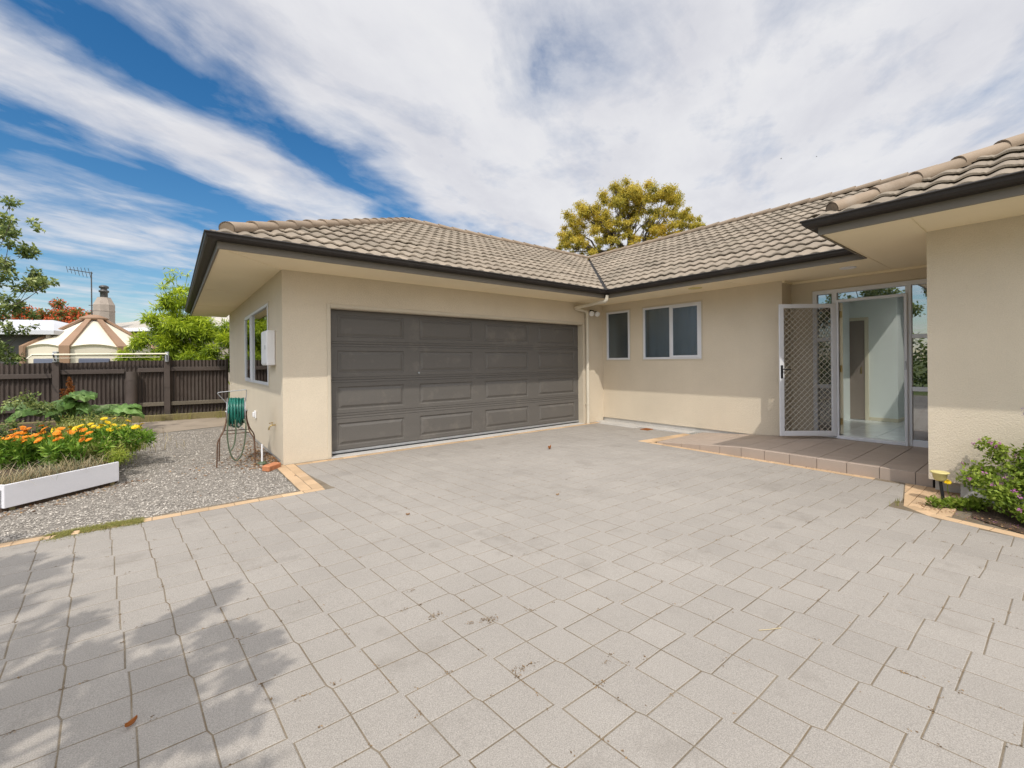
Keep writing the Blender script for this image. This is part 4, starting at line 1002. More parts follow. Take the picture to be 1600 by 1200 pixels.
b = MB(); m_ = frot(-1.2,.30,0); b.bbox(-2.5,2.36,-.045,.045,-.05,.145,.008,.5,m_); b.build('plank', M['timber'], sl_)
cl0 = empty('clothesline', fpt(-1.2,.15,0), 'cream fold down clothesline rail fixed along the top of the fence', 'clothesline')
b = MB(); p0, p1 = fpt(-2.35,.20,1.585), fpt(-.07,.20,1.615); b.tube([p0,p1], .020, 8); b.tube([p0, fpt(-2.35,.62,1.50)], .014, 6); b.tube([fpt(-2.35,.62,1.50), fpt(-.20,.62,1.53)], .006, 5); b.build('rail', M['cream'], cl0)
for x in (-2.0,-.07):
    b = MB(); b.bbox(-.035,.035,-.05,.10,1.42,1.66,.006,.5,frot(x,.15,0)); b.tube([fpt(x,.10,1.40), fpt(x,.42,1.60)], .016, 6); b.build('bracket', M['galv'], cl0)

# ------------------------------------------------------------------ beyond the fence
gz = empty('gazebo', G(-15.89,16.5), 'cream octagonal gazebo with brown ribs and cap behind the fence', 'gazebo')
gm = Matrix(((rt.x,fw.x,0,G(-15.89,16.5).x),(rt.y,fw.y,0,G(-15.89,16.5).y),(0,0,1,0),(0,0,0,1)))
RG = 1.92; ga = math.atan2(-15.89, 16.5)             # a face turned to the drive
vt = [(RG*math.sin(R(22.5+45*k)+ga*-1), -RG*math.cos(R(22.5+45*k)+ga*-1)) for k in range(8)]
w_, r_, e_, pn, fr_ = MB(), MB(), MB(), [], MB()
ZE, ZT = 2.0, 3.10
def lerp(a, c, t): return (a[0]+(c[0]-a[0])*t, a[1]+(c[1]-a[1])*t)
for k in range(8):
    a_, c_ = vt[k], vt[(k+1) % 8]; i_ = lambda q, s: (q[0]*s, q[1]*s)
    seg_ = 10
    for i in range(seg_):
        t0, t1 = i/seg_, (i+1)/seg_; p0, p1 = lerp(a_,c_,t0), lerp(a_,c_,t1)
        h0, h1 = .13*math.sin(math.pi*t0), .13*math.sin(math.pi*t1)
        w_.face([gm@Vector((*i_(p0,.965),0)), gm@Vector((*i_(p1,.965),0)), gm@Vector((*i_(p1,.965),ZE+h1-.05)), gm@Vector((*i_(p0,.965),ZE+h0-.05))])
        q0, q1 = i_(lerp(a_,c_,t0),.11), i_(lerp(a_,c_,t1),.11)
        r_.face([gm@Vector((*p0,ZE+h0-.03)), gm@Vector((*p1,ZE+h1-.03)), gm@Vector((*i_(lerp(a_,c_,.5+(t1-.5)*.6),.55),ZE+.06+(ZT-ZE)*.46)), gm@Vector((*i_(lerp(a_,c_,.5+(t0-.5)*.6),.55),ZE+.06+(ZT-ZE)*.46))] if False else [gm@Vector((*p0,ZE+h0-.03)), gm@Vector((*p1,ZE+h1-.03)), gm@Vector((*q1,ZT)), gm@Vector((*q0,ZT))])
        r_.face([gm@Vector((*i_(p0,.965),ZE+h0-.11)), gm@Vector((*i_(p1,.965),ZE+h1-.11)), gm@Vector((*i_(p1,1.003),ZE+h1-.03)), gm@Vector((*i_(p0,1.003),ZE+h0-.03))])
    b = MB(); u = Vector((c_[0]-a_[0], c_[1]-a_[1])).normalized(); mid = lerp(a_,c_,.5)
    nrm = Vector(mid).normalized(); mm = gm @ Matrix(((u.x,nrm.x,0,mid[0]*.968),(u.y,nrm.y,0,mid[1]*.968),(0,0,1,0),(0,0,0,1)))
    b.bbox(-.40,.40,-.02,.03,1.0,1.60,.03,.5,mm); wo = b.build('window', M['net'], gz)
    b = MB(); b.bbox(-.54,.54,-.02,.025,1.72,1.76,.01,.5,mm); b.build('moulding', M['gaz_cream'], gz); b = MB(); b.bbox(-.60,.60,-.02,.02,.25,.85,.01,.5,mm); b.build('moulding', M['gaz_cream'], gz)
w_.build('wall', M['gaz_cream'], gz); r_.build('roof', M['gaz_cream'], gz)
for k in range(8):
    b = MB(); a_ = vt[k]; n_ = Vector(a_).normalized(); u = Vector((-n_.y, n_.x)); P_ = []
    for (rad, z, hw) in ((1.0,0,.14),(1.0,ZE-.02,.14),(.14,ZT+.01,.07)):
        for (s, o) in ((-1,0),(-1,.06),(1,.06),(1,0)):
            q = Vector(a_)*rad + u*s*hw - Vector(n_)*(.03 if rad == 1. else 0); P_.append(gm@Vector((q.x+n_.x*o*(1 if z < ZE else .4), q.y+n_.y*o*(1 if z < ZE else .4), z+(o if rad < 1 or z > 1 else 0))))
    b.idx(P_, [(i*4+j, i*4+j+1, i*4+5+j, i*4+4+j) for i in range(2) for j in range(3)]); b.build('rib', M['gaz_rib'], gz)
b = MB(); b.lathe([(.36,ZT-.03),(.42,ZT+.02),(.40,ZT+.06),(.16,ZT+.17),(.0,ZT+.19)], n=16, M=gm); b.build('cap', M['gaz_rib'], gz)

nh = empty('neighbour_house', G(-20,24), 'neighbouring bungalow with pale low roof and block chimney beyond the gazebo', 'house')
nm = Matrix(((rt.x,fw.x,0,G(-18.0,24.5).x),(rt.y,fw.y,0,G(-18.0,24.5).y),(0,0,1,0),(0,0,0,1))) @ Matrix.Rotation(R(-10),4,'Z')
b = MB(); b.box(-5.2,6,-2.0,6,0,3.25,.5,nm); b.build('wall', M['nwall'], nh)
b = MB(); E_ = [(-5.8,-2.6,3.22),(6.6,-2.6,3.22),(6.6,6.6,3.22),(-5.8,6.6,3.22),(-1.2,2.0,4.55),(2.0,2.0,4.55)]
b.idx([nm@Vector(q) for q in E_], [(0,1,5,4),(1,2,5),(2,3,4,5),(3,0,4),(3,2,1,0)]); b.build('roof', M['nroof'], nh)
b = MB()
for x0,x1,y0,y1 in ((-5.86,6.66,-2.66,-2.605),(-5.86,6.66,6.605,6.66),(-5.86,-5.805,-2.6,6.6),(6.605,6.66,-2.6,6.6)): b.box(x0,x1,y0,y1,3.08,3.26,.5,nm)
b.build('fascia', M['white'], nh)
for x in (-1.9,-.3): 
    b = MB(); b.box(x-.65,x+.65,-2.04,-2.001,1.9,3.0,.5,nm); wo = b.build('window', M['white'], nh)
    b = MB(); b.box(x-.58,x+.58,-2.06,-2.041,1.97,2.93,.5,nm); b.build('pane', M['net'], wo)
p = G(-20.68,22.0); cm = Matrix(((rt.x,fw.x,0,p.x),(rt.y,fw.y,0,p.y),(0,0,1,0),(0,0,0,1)))
b = MB(); P_ = []
for z, hw in ((2.4,.42),(4.42,.42),(4.78,.26),(4.80,.26)):
    for q in range(8):
        a0 = R(22.5+45*q); P_.append(cm@Vector((math.sin(a0)*hw*1.05, math.cos(a0)*hw*1.05, z)))
b.idx(P_, [(i*8+q, i*8+(q+1)%8, i*8+8+(q+1)%8, i*8+8+q) for i in range(3) for q in range(8)]+[tuple(range(24,32))])
for z in (2.9,3.5,4.1): b.tube([cm@Vector((math.sin(R(22.5+45*q))*.447, math.cos(R(22.5+45*q))*.447, z)) for q in range(9)], .014, 5)
cho = b.build('chimney', M['chimney'], nh)
b = MB(); b.lathe([(.15,4.79),(.15,5.06),(.20,5.07),(.20,5.16),(.13,5.18),(.13,5.27),(.19,5.28),(.19,5.37),(.10,5.42),(0,5.42)], n=14, M=cm); b.build('flue', M['flue'], cho)
an = empty('antenna', G(-21.35,22.0,3.2), 'thin television antenna on a pole strapped to the block chimney', 'antenna')
b = MB(); b.tube([G(-21.30,22.0,2.9), G(-21.31,22.0,6.12)], .028, 6); b.tube([G(-21.45,22.0,4.42), G(-20.95,22.0,4.40)], .018, 5); b.build('pole', M['flue'], an)
b = MB(); b.tube([G(-21.25,22.0,6.05), G(-22.65,22.2,6.30)], .022, 6); b.build('boom', M['flue'], an)
for k in range(7):
    la = -21.45-.19*k; z = 6.09+.034*k; hl = .30-.02*k
    b = MB(); b.tube([G(la,22.05-.25*hl,z+hl*.7), G(la,22.05+.25*hl,z-hl)], .010, 4); b.build('element', M['flue'], an)

cp = empty('carport', G(-18,16), 'dark carport with white flat roof at the left beyond the fence', 'carport')
km = Matrix(((rt.x,fw.x,0,G(-15.85,15).x),(rt.y,fw.y,0,G(-15.85,15).y),(0,0,1,0),(0,0,0,1))) @ Matrix.Rotation(R(14),4,'Z')
b = MB(); b.idx([km@Vector(q) for q in ((-6,0,2.44),(0,0,2.44),(0,5,2.44),(-6,5,2.44),(-6,0,2.58),(0,0,2.58),(0,5,2.58),(-6,5,2.58),(-5.2,2.5,3.15),(-1.6,2.5,3.15))], [(0,1,5,4),(1,2,6,5),(2,3,7,6),(3,0,4,7),(4,5,9,8),(5,6,9),(6,7,8,9),(7,4,8),(3,2,1,0)]); b.build('roof', M['shed_roof'], cp)
b = MB(); b.box(-5.8,-.55,.5,4.6,0,2.43,.5,km); b.build('wall', M['shed_wall'], cp)
b = MB(); b.box(-.32,-.20,.15,.27,0,2.43,.5,km); b.build('post', M['nwall'], cp)

# ------------------------------------------------------------------ garden bed at the left
A_, B_ = Vector((-1.217,6.015)), Vector((-.476,6.63)); bd = (B_-A_).normalized(); bn = Vector((-bd.y, bd.x))
sb2 = MB(); pts = [A_+bn*.02, B_+bn*.02, Vector((-.60,7.5)), Vector((-.80,9.5)), Vector((-.90,11.2)), Vector((-.95,13.4)), Vector((-6,13.8)), Vector((-6,9.5)), A_+bn*2.2]
n = len(pts); sb2.idx([(p.x,p.y,.195 if i in (0,1,8) else .12) for i, p in enumerate(pts)]+[(p.x,p.y,-.05) for p in pts], [tuple(range(n))]+[(i+n,(i+1)%n+n,(i+1)%n,i) for i in range(n)])
tag(sb2.build('garden_bed', M['soil']), kind='structure')
pl = empty('planter_box', (A_.x,A_.y,0), 'low white board planter edge at the front of the flower bed', 'planter')
Lb = (B_-A_).length; m_ = Matrix(((bd.x,bn.x,0,A_.x),(bd.y,bn.y,0,A_.y),(0,0,1,0),(0,0,0,1)))
b = MB(); b.bbox(0,Lb,-.012,.012,.030,.245,.003,.5,m_); b.build('front_board', M['board'], pl)
b = MB(); b.bbox(0,.024,.0125,2.2,.030,.243,.003,.5,m_); b.build('side_board', M['board'], pl)
for x in (.05,Lb-.07): b = MB(); b.box(x,x+.04,.0125,.05,-.03,.20,.5,m_); b.build('peg', M['timber'], pl)

rnd = random.Random(4)
def blade(mb, p, h, lean, wd, tone, bend_=.5, seg_=4):
    """one grass blade, curving over"""
    d = Vector((math.cos(lean[0]), math.sin(lean[0]), 0)); s = Vector((-d.y, d.x, 0)); L0 = R0 = None
    for i in range(seg_+1):
        t = i/seg_; q = p + d*(lean[1]*h*t*t) + Vector((0,0,h*(t-bend_*t*t*t*.6))); w_ = wd*(1-t*.9)*.5
        a, c = q-s*w_, q+s*w_
        if L0 is not None: mb.face([L0,R0,c,a], tone)
        L0, R0 = a, c
# withered onion stalks behind the board
b = MB(); b2 = MB()
for _ in range(1300):
    u = rnd.uniform(.02,Lb-.03); v = rnd.uniform(.03,.30); p2_ = A_+bd*u+bn*v
    k = .35 if u > Lb*.72 else 1
    if rnd.random() > k: continue
    blade(b if rnd.random() < .72 else b2, Vector((p2_.x,p2_.y,.18)), rnd.uniform(.10,.27), (rnd.uniform(0,6.3), rnd.uniform(.2,1.1)), rnd.uniform(.004,.009), rnd.random(), rnd.uniform(.2,1.5), 6)
tag(b.build('dry_stalks', M['dry']), 'withered straw coloured stalks standing behind the white board', 'dry stalks', kind='stuff')
tag(b2.build('onion_leaves', M['onion']), 'grey green onion leaves among the withered stalks', 'onion leaves', kind='stuff')
# calendulas: a plant each, with its foliage and every flower head
def flower(p, r, nrm, m, par, petals=14):
    b = MB(); nrm = nrm.normalized(); a = nrm.cross(Vector((1,0,.3))).normalized(); c = nrm.cross(a)
    for ring, (k0, k1, lift) in enumerate(((.15,1.0,.10),(.12,.72,.24))):
        for k in range(petals):
            t = 2*math.pi*(k+.5*ring)/petals + rnd.uniform(-.1,.1); d = a*math.cos(t)+c*math.sin(t); s = nrm.cross(d)
            q0, q1 = p+d*r*k0, p+d*r*k1+nrm*r*lift*rnd.uniform(.3,1.3); w_ = r*.22
            b.face([q0-s*w_*.4, (q0+q1)/2-s*w_, q1-s*w_*.5, q1+s*w_*.5, (q0+q1)/2+s*w_, q0+s*w_*.4], rnd.random())
    b.lathe([(r*.26,0),(r*.2,r*.14),(0,r*.18)], n=8, M=Matrix.Translation(p) @ nrm.to_track_quat('Z','Y').to_matrix().to_4x4(), tone=.1)
    return b.build('flower', M[m], par)
def calendula(lat, d, m, heads, label, h=.40, rad=.18):
    p = G(lat, d); o = empty('calendula_plant', (p.x,p.y,.15), label, 'flower', 'calendulas in the flower bed')
    f = MB(); C_ = [(p.x+rnd.gauss(0,rad*.6), p.y+rnd.gauss(0,rad*.6), .15+h*rnd.uniform(.2,.75), rad*.5, .5) for _ in range(9)]
    foliage(f, C_, 560, .075, .022, rnd, droop=-.4, shell=.2, tvar=.22)
    hs_ = []
    for _ in range(int(heads*2.2)):
        t = rnd.uniform(0,6.3); r_ = rad*1.25*rnd.random()**.5; q = Vector((p.x+r_*math.cos(t), p.y+r_*math.sin(t), .15+h*rnd.uniform(.78,1.15))); hs_.append(q)
        f.tube([(p.x+r_*.4*math.cos(t), p.y+r_*.4*math.sin(t), .15), q-Vector((0,0,.004))], [.004,.003], 4, .5)
    f.build('foliage', M['calend'], o)
    for q in hs_: flower(q, rnd.uniform(.028,.042), Vector((rnd.gauss(0,.35)-.15, rnd.gauss(0,.35)-.2, 1)), m, o)
CAL = [(-5.93,4.98,'orange',4,'orange calendula at the left edge of the flower bed'),(-5.72,4.92,'orange',5,'orange calendula beside the leftmost one'),(-5.50,4.93,'orange',4,'orange calendula over the left half of the board'),(-5.55,5.18,'orange',5,'orange calendula in the second row of the bed'),(-5.25,5.02,'orange',5,'orange calendula behind the middle of the white board'),(-5.05,5.00,'orange',3,'orange calendula nearest the right end of the board'),(-5.75,5.28,'orange',4,'orange calendula at the back left of the clump'),
       (-5.55,5.62,'yellow',4,'yellow calendula between the orange ones and the weeds'),(-5.35,5.52,'yellow',3,'yellow calendula nearest the orange clump'),(-5.62,5.95,'yellow',4,'yellow calendula farthest back in the bed'),(-5.30,5.85,'yellow',4,'pair of yellow calendula heads right of the farthest one'),(-5.05,5.72,'yellow',2,'yellow calendula at the right side of the bed')]
for la, d, m, hd, lb in CAL: calendula(la, d, m, hd, lb)
# mixed weeds filling the bed
b = MB()
for _ in range(230):
    d = rnd.uniform(5.2,7.6); la = rnd.uniform(-1.0,-.885)*d - rnd.uniform(0,.4)
    p = G(la, d); hh = rnd.uniform(.10,.24)*(1+.22*(d-5))
    tn = .3+.5*noise.noise(Vector((p.x*1.3,p.y*1.3,0)))+.25
    foliage(b, [(p.x,p.y,.15+hh*.6,hh*.6,tn)], 55, .055, .020, rnd, droop=-.3, shell=.1, tvar=.2)
    for _k in range(9): blade(b, p+Vector((rnd.gauss(0,.06),rnd.gauss(0,.06),.12)), hh*rnd.uniform(.9,1.7), (rnd.uniform(0,6.3),rnd.uniform(.2,.8)), .007, min(1,max(0,tn+rnd.gauss(0,.2))), .6)
tag(b.build('weeds', M['weed']), 'mixed green weeds filling the flower bed', 'weeds', kind='stuff')
b = MB()
for _ in range(420):
    d = rnd.uniform(6.0,7.4); la = -.955*d+rnd.gauss(0,.10)*d*.8
    blade(b, G(la,d,.12), rnd.uniform(.18,.34), (rnd.uniform(0,6.3),rnd.uniform(.3,1.0)), .006, rnd.random(), .9)
tag(b.build('dry_grass', M['dry']), 'pale dry grass between the yellow flowers and the rhubarb', 'dry grass', kind='stuff')
o = empty('grass_tuft', G(-5.62,6.35,.1), 'long bladed grass tuft at the right edge of the flower bed', 'grass tuft')
b = MB()
for _ in range(170): blade(b, G(-5.62+rnd.gauss(0,.10),6.35+rnd.gauss(0,.12),.08), rnd.uniform(.25,.50), (rnd.uniform(0,6.3),rnd.uniform(.3,.9)), .008, rnd.random(), .8, 5)
b.build('blade', M['gardenleaf'], o); 
o = empty('edging_herb', G(-4.75,5.25,.1), 'feathery yellow green herb spilling over the right edge of the bed', 'herb')
b = MB(); C_ = [(*G(-4.72-.14*k+rnd.gauss(0,.05), 5.15+.14*k+rnd.gauss(0,.08), .16+rnd.uniform(0,.12)), .13, .7) for k in range(9)]
foliage(b, C_, 2600, .05, .007, rnd, droop=-.2, shell=.2, tvar=.22); b.build('foliage', M['gardenleaf'], o)

# rhubarb with a rusty seed head
p = G(-8.15,8.0); rh = empty('rhubarb_plant', (p.x,p.y,.1), 'large leaved rhubarb with a rusty seed head in front of the fence', 'rhubarb')
def bigleaf(c, d, w_, up_, tone, par):
    """crinkled heart-shaped leaf blade and its stalk"""
    d = d.normalized(); s = d.cross(Vector((0,0,1))).normalized(); b = MB(); L_ = w_*1.25; n1, n2 = 10, 9; P_ = []
    for i in range(n1+1):
        t = i/n1; half = w_*.5*(math.sin(math.pi*min(1,t*.92+.10))**.7)*(1.05-.15*t)
        for j in range(n2+1):
            v = j/n2*2-1; wv = .20*noise.noise(Vector((t*4.5+c.x*9, v*3.2, c.y*7)))*w_ + .055*math.sin(v*9+t*7)*w_*abs(v)**1.5
            P_.append(c + d*(L_*(t-.12) - (.10*w_*abs(v) if t < .2 else 0)) + s*half*v + Vector((0,0, up_*L_*t - .55*L_*t*t*.6 + .10*w_*abs(v) - .22*w_*v*v + wv)))
    b.idx(P_, [(i*(n2+1)+j, i*(n2+1)+j+1, (i+1)*(n2+1)+j+1, (i+1)*(n2+1)+j) for i in range(n1) for j in range(n2)], tone, True)
    for i, k in enumerate(range(len(b.t)-n1*n2, len(b.t))): b.t[k] = min(1, max(0, tone + rnd.gauss(0,.10)))
    return b.build('leaf', M['rhubarb'], par)
stk = MB()
for k in range(34):
    t_ = k/34; ang = 137.5*k; rad = .18+.80*((k*.618) % 1.0)**.8
    la_, dd = rad*math.cos(R(ang))*.95-.05, rad*math.sin(R(ang))*.55
    z = .80-.42*(rad-.18)+rnd.uniform(-.10,.08)-(.12 if dd < -.2 else 0)
    q = p + rt*la_ + fw*dd + Vector((0,0,z)); dv = rt*math.cos(R(ang))*1.2+fw*math.sin(R(ang))
    bigleaf(q, dv, rnd.uniform(.26,.38), rnd.uniform(-.05,.45), min(.95, max(.2, .55+rnd.gauss(0,.2))), rh); stk.tube([(p.x+rnd.uniform(-.1,.1),p.y+rnd.uniform(-.1,.1),.08), (p+q)/2+Vector((0,0,.14)), q+dv*.02], [.016,.013,.009], 6, .4)
stk.build('stalk', M['rhubarb'], rh)
b = MB()
for (dx, top, n_) in ((0.,1.12,420),(-.13,.92,120),(.06,.98,150)):
    q = p + rt*(-.02+dx); b.tube([(q.x,q.y,.1),(q.x,q.y,top)], [.012,.005], 5, .3)
    for _ in range(n_):
        t = rnd.random(); z = .55+(top-.55)*t; u = unit(rnd); r_ = .075*(1-t*.75)
        leaf(b, Vector((q.x+u.x*r_, q.y+u.y*r_, z)), unit(rnd), unit(rnd), .034, .026, rnd.random())
b.build('seed_head', M['rust_seed'], rh)
b = MB(); q = p+rt*.42-fw*.55+Vector((0,0,.30)); bl = bigleaf(q, rt*.8-fw*.5, .34, .1, .5, rh); bl.data.materials[0] = M['yellow']; bl['label'] = 'yellowed rhubarb leaf'

p = G(-6.75,5.95); o = empty('shrub', (p.x,p.y,.1), 'pale leaved shrub at the left edge in front of the dark fence', 'shrub')
b = MB(); C_ = []
for k in range(22):
    q = G(-6.75+rnd.gauss(-.15,.22), 5.95+rnd.gauss(0,.18), rnd.uniform(.25,.95)); C_.append((q.x,q.y,q.z,.11,.55+rnd.gauss(0,.15)))
foliage(b, C_, 2300, .042, .026, rnd, shell=.2, tvar=.25); b.build('foliage', M['treeleaf'], o)
t = MB(); limbs(t, (p.x,p.y,.05), (p.x,p.y,.25), C_[::2], .02, rnd, wob=.03, tip=.002); t.build('stem', M['bark'], o)

# ------------------------------------------------------------------ hose reel and the small things by the garage wall
O = Vector((.70,6.97,0)); hr = empty('hose_reel', tuple(O), 'freestanding rusty hose reel wound with green garden hose by the wall', 'hose reel')
hl_, hd_ = rt*.86+fw*.51, fw*.86-rt*.51
def H(l, d, z): return O + hl_*l + hd_*d + Vector((0,0,z))
DZ = .70
drum = MB(); ax = rt; 
for (l0, l1, r0_, m_) in ((-.105,-.098,.185,0),(.098,.105,.185,0)):
    n = 24; P_ = [H(l, math.cos(2*math.pi*k/n)*r0_, DZ+math.sin(2*math.pi*k/n)*r0_) for l in (l0,l1) for k in range(n)]
    drum.idx(P_, [(k,(k+1)%n,n+(k+1)%n,n+k) for k in range(n)]+[tuple(range(n)), tuple(range(n,2*n))[::-1]])
drum.tube([H(-.13,0,DZ), H(.13,0,DZ)], .012, 8); drum.tube([H(-.098,0,DZ), H(.098,0,DZ)], .07, 12)
drum.build('drum', M['galv'], hr)
for s in (-1,1):
    for e in (-1,1):
        b = MB(); b.tube(bend([H(s*.115,0,DZ), H(s*.115,e*.05,DZ-.12), H(s*.15,e*.17,DZ-.27), H(s*.205,e*.21,DZ-.36), H(s*.215,e*.22,.0)], .12), .0085, 7); b.build('leg', M['steel_rust'], hr)
b = MB(); b.tube([H(-.16,.17,.42), H(.16,.17,.42)], .006, 6); b.tube([H(-.16,-.17,.42), H(.16,-.17,.42)], .006, 6); b.build('cross_bar', M['steel_rust'], hr)
b = MB(); b.tube(bend([H(.11,-.02,DZ+.13), H(.12,-.03,DZ+.27), H(.115,-.04,DZ+.29), H(-.20,-.05,DZ+.265), H(-.21,-.05,DZ+.25), H(-.115,-.02,DZ+.12)], .03), .0055, 6); b.build('handle', M['galv'], hr)
hs2 = MB(); n = 15
for lay in range(2):
    rr = .155+.018*lay; P_ = []
    for k in range(n*20):
        t = k/20; l = -.085+.17*abs(((t/n*2.0*1.5+lay*.5) % 2)-1); P_.append(H(l+.004*math.sin(k*.7), math.cos(t*2*math.pi)*rr, DZ+math.sin(t*2*math.pi)*rr*(1+.05*math.sin(t*3))))
    hs2.tube(P_, .0085, 6, .5 + .2*lay)
for (l, e, tz) in ((-.06,.02,-.20),(-.02,-.06,-.22),(.03,.03,-.23),(.06,-.04,-.20)):
    hs2.tube(bend([H(l-.03,-.16,DZ-.03), H(l-.02,-.12,DZ+tz+.02), H(l,0,DZ+tz), H(l+.02,.12,DZ+tz+.04), H(l+.03,.16,DZ-.02)], .1), .0085, 6, .6)
hs2.build('hose', M['hose'], hr)
b = MB(); P_ = [H(-.085,-.17,DZ)]
for k in range(1,26):
    t = k/25*math.pi; P_.append(H(-.03-.105*math.cos(t)+.035, -.20-.02*math.sin(t), .48-.44*math.sin(t)+.06*(k/25)))
P_.append(H(.085,-.16,DZ-.10)); b.tube(P_, .0085, 7); b.tube(bend([H(-.01,-.16,DZ-.10), H(.0,-.20,.45), H(-.02,-.21,.28), H(-.06,-.24,.20)], .08), .0085, 7)
b.build('hanging_hose', M['hose_old'], hr)

o = empty('pipe_stub', (.955,6.66,0), 'white plastic pipe stub on a green cap by the wall', 'pipe')
b = MB(); b.tube([(.955,6.66,0),(.955,6.66,.26)], .011, 8); b.build('pipe', M['white'], o); b = MB(); b.lathe([(0,.03),(.04,.028),(.055,.012),(.06,0)], (.955,6.66,0), 14); b.build('base', M['hose_old'], o)
b = MB(); m_ = Matrix.Translation((1.00,6.235,.028)) @ Matrix.Rotation(R(42),4,'Z') @ Matrix.Rotation(R(4),4,'X'); b.bbox(-.11,.11,-.052,.052,-.036,.036,.009,.5,m_)
tag(b.build('brick', M['brick']), 'loose orange red brick at the foot of the garage corner', 'brick')
b = MB(); b.bbox(7.17,7.40,4.93,5.10,-.02,.010,.003); b.build
for k in range(6): b.bbox(7.18,7.39, 4.945+.026*k,4.957+.026*k, .0102,.015,.001)
tag(b.build('drain_grate', M['rust_seed']), 'small rusty drain grate in the paving by the house wall', 'drain')

# ------------------------------------------------------------------ right side: solar light and flowering bush
sv = empty('solar_light', (5.579,.686,0), 'cream yellow bowl light on a black stake beside the porch corner', 'garden light')
b = MB(); b.tube([(5.585,.683,-.02),(5.556,.703,.215)], .013, 8); b.build('stake', M['black'], sv)
b = MB(); b.lathe([(.0,.205),(.030,.207),(.046,.225),(.052,.270),(.066,.278),(.068,.288),(.060,.290),(.045,.282),(.0,.280)], (5.553,.705,0), 20); b.build('bowl', M['solar'], sv)
o = empty('dandelion', (5.62,.655,0), 'single yellow dandelion flower beside the bowl light', 'flower')
b = MB(); b.tube([(5.63,.63,.0),(5.615,.66,.10),(5.612,.664,.192)], [.004,.0035,.003], 5); b.build('stem', M['gardenleaf'], o); flower(Vector((5.612,.664,.195)), .030, Vector((-.6,-.3,.8)), 'yellow', o)
def bush(pos, cl, nl, nf, label, seed):
    global rnd; rnd = random.Random(seed); C_ = []
    for (x, y, z, r, tn) in cl:
        for _ in range(5): C_.append((x+rnd.gauss(0,r*.45), y+rnd.gauss(0,r*.45), max(.03, z*.9+rnd.gauss(0,r*.36)), r*rnd.uniform(.4,.7), tn+rnd.gauss(0,.10)))
    o = empty('flowering_bush', (*pos,0), label, 'bush')
    f = MB(); foliage(f, C_, nl, .032, .019, rnd, droop=-.05, shell=.25, tvar=.24, top=.2); f.build('foliage', M['bushleaf'], o)
    t = MB(); limbs(t, (*pos,0), (*pos,.10), C_[::3], .016, rnd, wob=.03, tip=.0018); t.build('stem', M['bark'], o)
    for _ in range(nf):
        c = rnd.choice(C_); u = unit(rnd); u = Vector((-abs(u.x), u.y, abs(u.z)*.7)); q = Vector(c[:3])+u*c[3]*1.1
        f = MB()
        for _k in range(rnd.randint(7,13)):
            a = unit(rnd); leaf(f, q+unit(rnd)*.010, (a+u).normalized(), u, .017, .011, rnd.random())
        f.build('flower', M['pink'], o)
    return o, C_
bc = [(5.55,.40,.22,.18,.45),(5.42,.18,.25,.22,.5),(5.60,.15,.45,.22,.55),(5.45,-.05,.40,.25,.5),(5.62,-.15,.60,.22,.6),(5.35,-.10,.16,.22,.4),(5.25,.08,.10,.14,.5),(5.66,.32,.42,.14,.6),(5.62,.05,.68,.15,.65),(5.70,.38,.60,.10,.65),(5.5,-.4,.5,.3,.5),(5.35,-.45,.25,.28,.45),(5.6,-.6,.72,.25,.55),(5.45,-.8,.4,.3,.5),(5.20,-.15,.08,.14,.55)]
bo, bC = bush((5.5,.0), bc, 24000, 60, 'bushy green shrub with small pink flowers by the right wall', 41)
f = MB(); q = Vector((5.62,.20,.75))
f.tube([(5.60,.16,.5),(5.615,.19,.72),(5.62,.20,.84)], [.003,.0025,.002], 4)
for k in range(34):
    z = .83+.0026*k; u = unit(rnd); leaf(f, Vector((5.62+u.x*.010, .20+u.y*.010, z)), (u+Vector((0,0,.8))).normalized(), u, .016, .009, rnd.random())
f.build('flower_spike', M['violet'], bo)
rnd = random.Random(8)
b = MB(); foliage(b, [(5.36+.05*k+rnd.gauss(0,.02),.64-.035*k+rnd.gauss(0,.03),.04,.06,.5) for k in range(7)], 900, .035, .020, rnd, droop=-.4, shell=.2)
o = empty('ground_cover', (5.45,.6,0), 'low green creeping plant at the foot of the bowl light', 'plant'); b.build('foliage', M['bushleaf'], o)

# ------------------------------------------------------------------ litter, moss, fallen leaves, birds
lit = MB()
def scrap(mb, x, y, s, z=.004, tone=None):
    a = rnd.uniform(0,6.3); d = Vector((math.cos(a),math.sin(a),rnd.uniform(-.1,.3))); leaf(mb, Vector((x,y,z)), d.normalized(), (Vector((0,0,1))+unit(rnd)*.5).normalized(), s, s*rnd.uniform(.35,.7), rnd.random() if tone is None else tone, .2)
for _ in range(900):
    y = 6.35+abs(rnd.gauss(0,1.1)); x = 1.15-abs(rnd.gauss(0,.20)); scrap(lit, x, y, rnd.uniform(.015,.045), -.002)
for _ in range(260): p = O + rt*rnd.gauss(0,.30) + fw*rnd.gauss(0,.35); scrap(lit, min(p.x,1.14), p.y, rnd.uniform(.015,.04), -.002)
for _ in range(220): u = rnd.uniform(-.3,Lb+.2); v = -abs(rnd.gauss(0,.13))-.02; p2_ = A_+bd*u+bn*v; scrap(lit, p2_.x, p2_.y, rnd.uniform(.012,.035), -.002)
for _ in range(200): scrap(lit, rnd.uniform(-.75,1.0), rnd.uniform(5.0,10.5), rnd.uniform(.010,.028), -.002)
for _ in range(420):
    t = rnd.random(); x = 4.93+.36*t**2+rnd.gauss(.07,.05); y = -.9+1.75*t; scrap(lit, x, y, rnd.uniform(.008,.022), .004)
for _ in range(80): scrap(lit, 6.14+rnd.gauss(0,.03), rnd.uniform(1.4,3.9), rnd.uniform(.008,.02), .004)
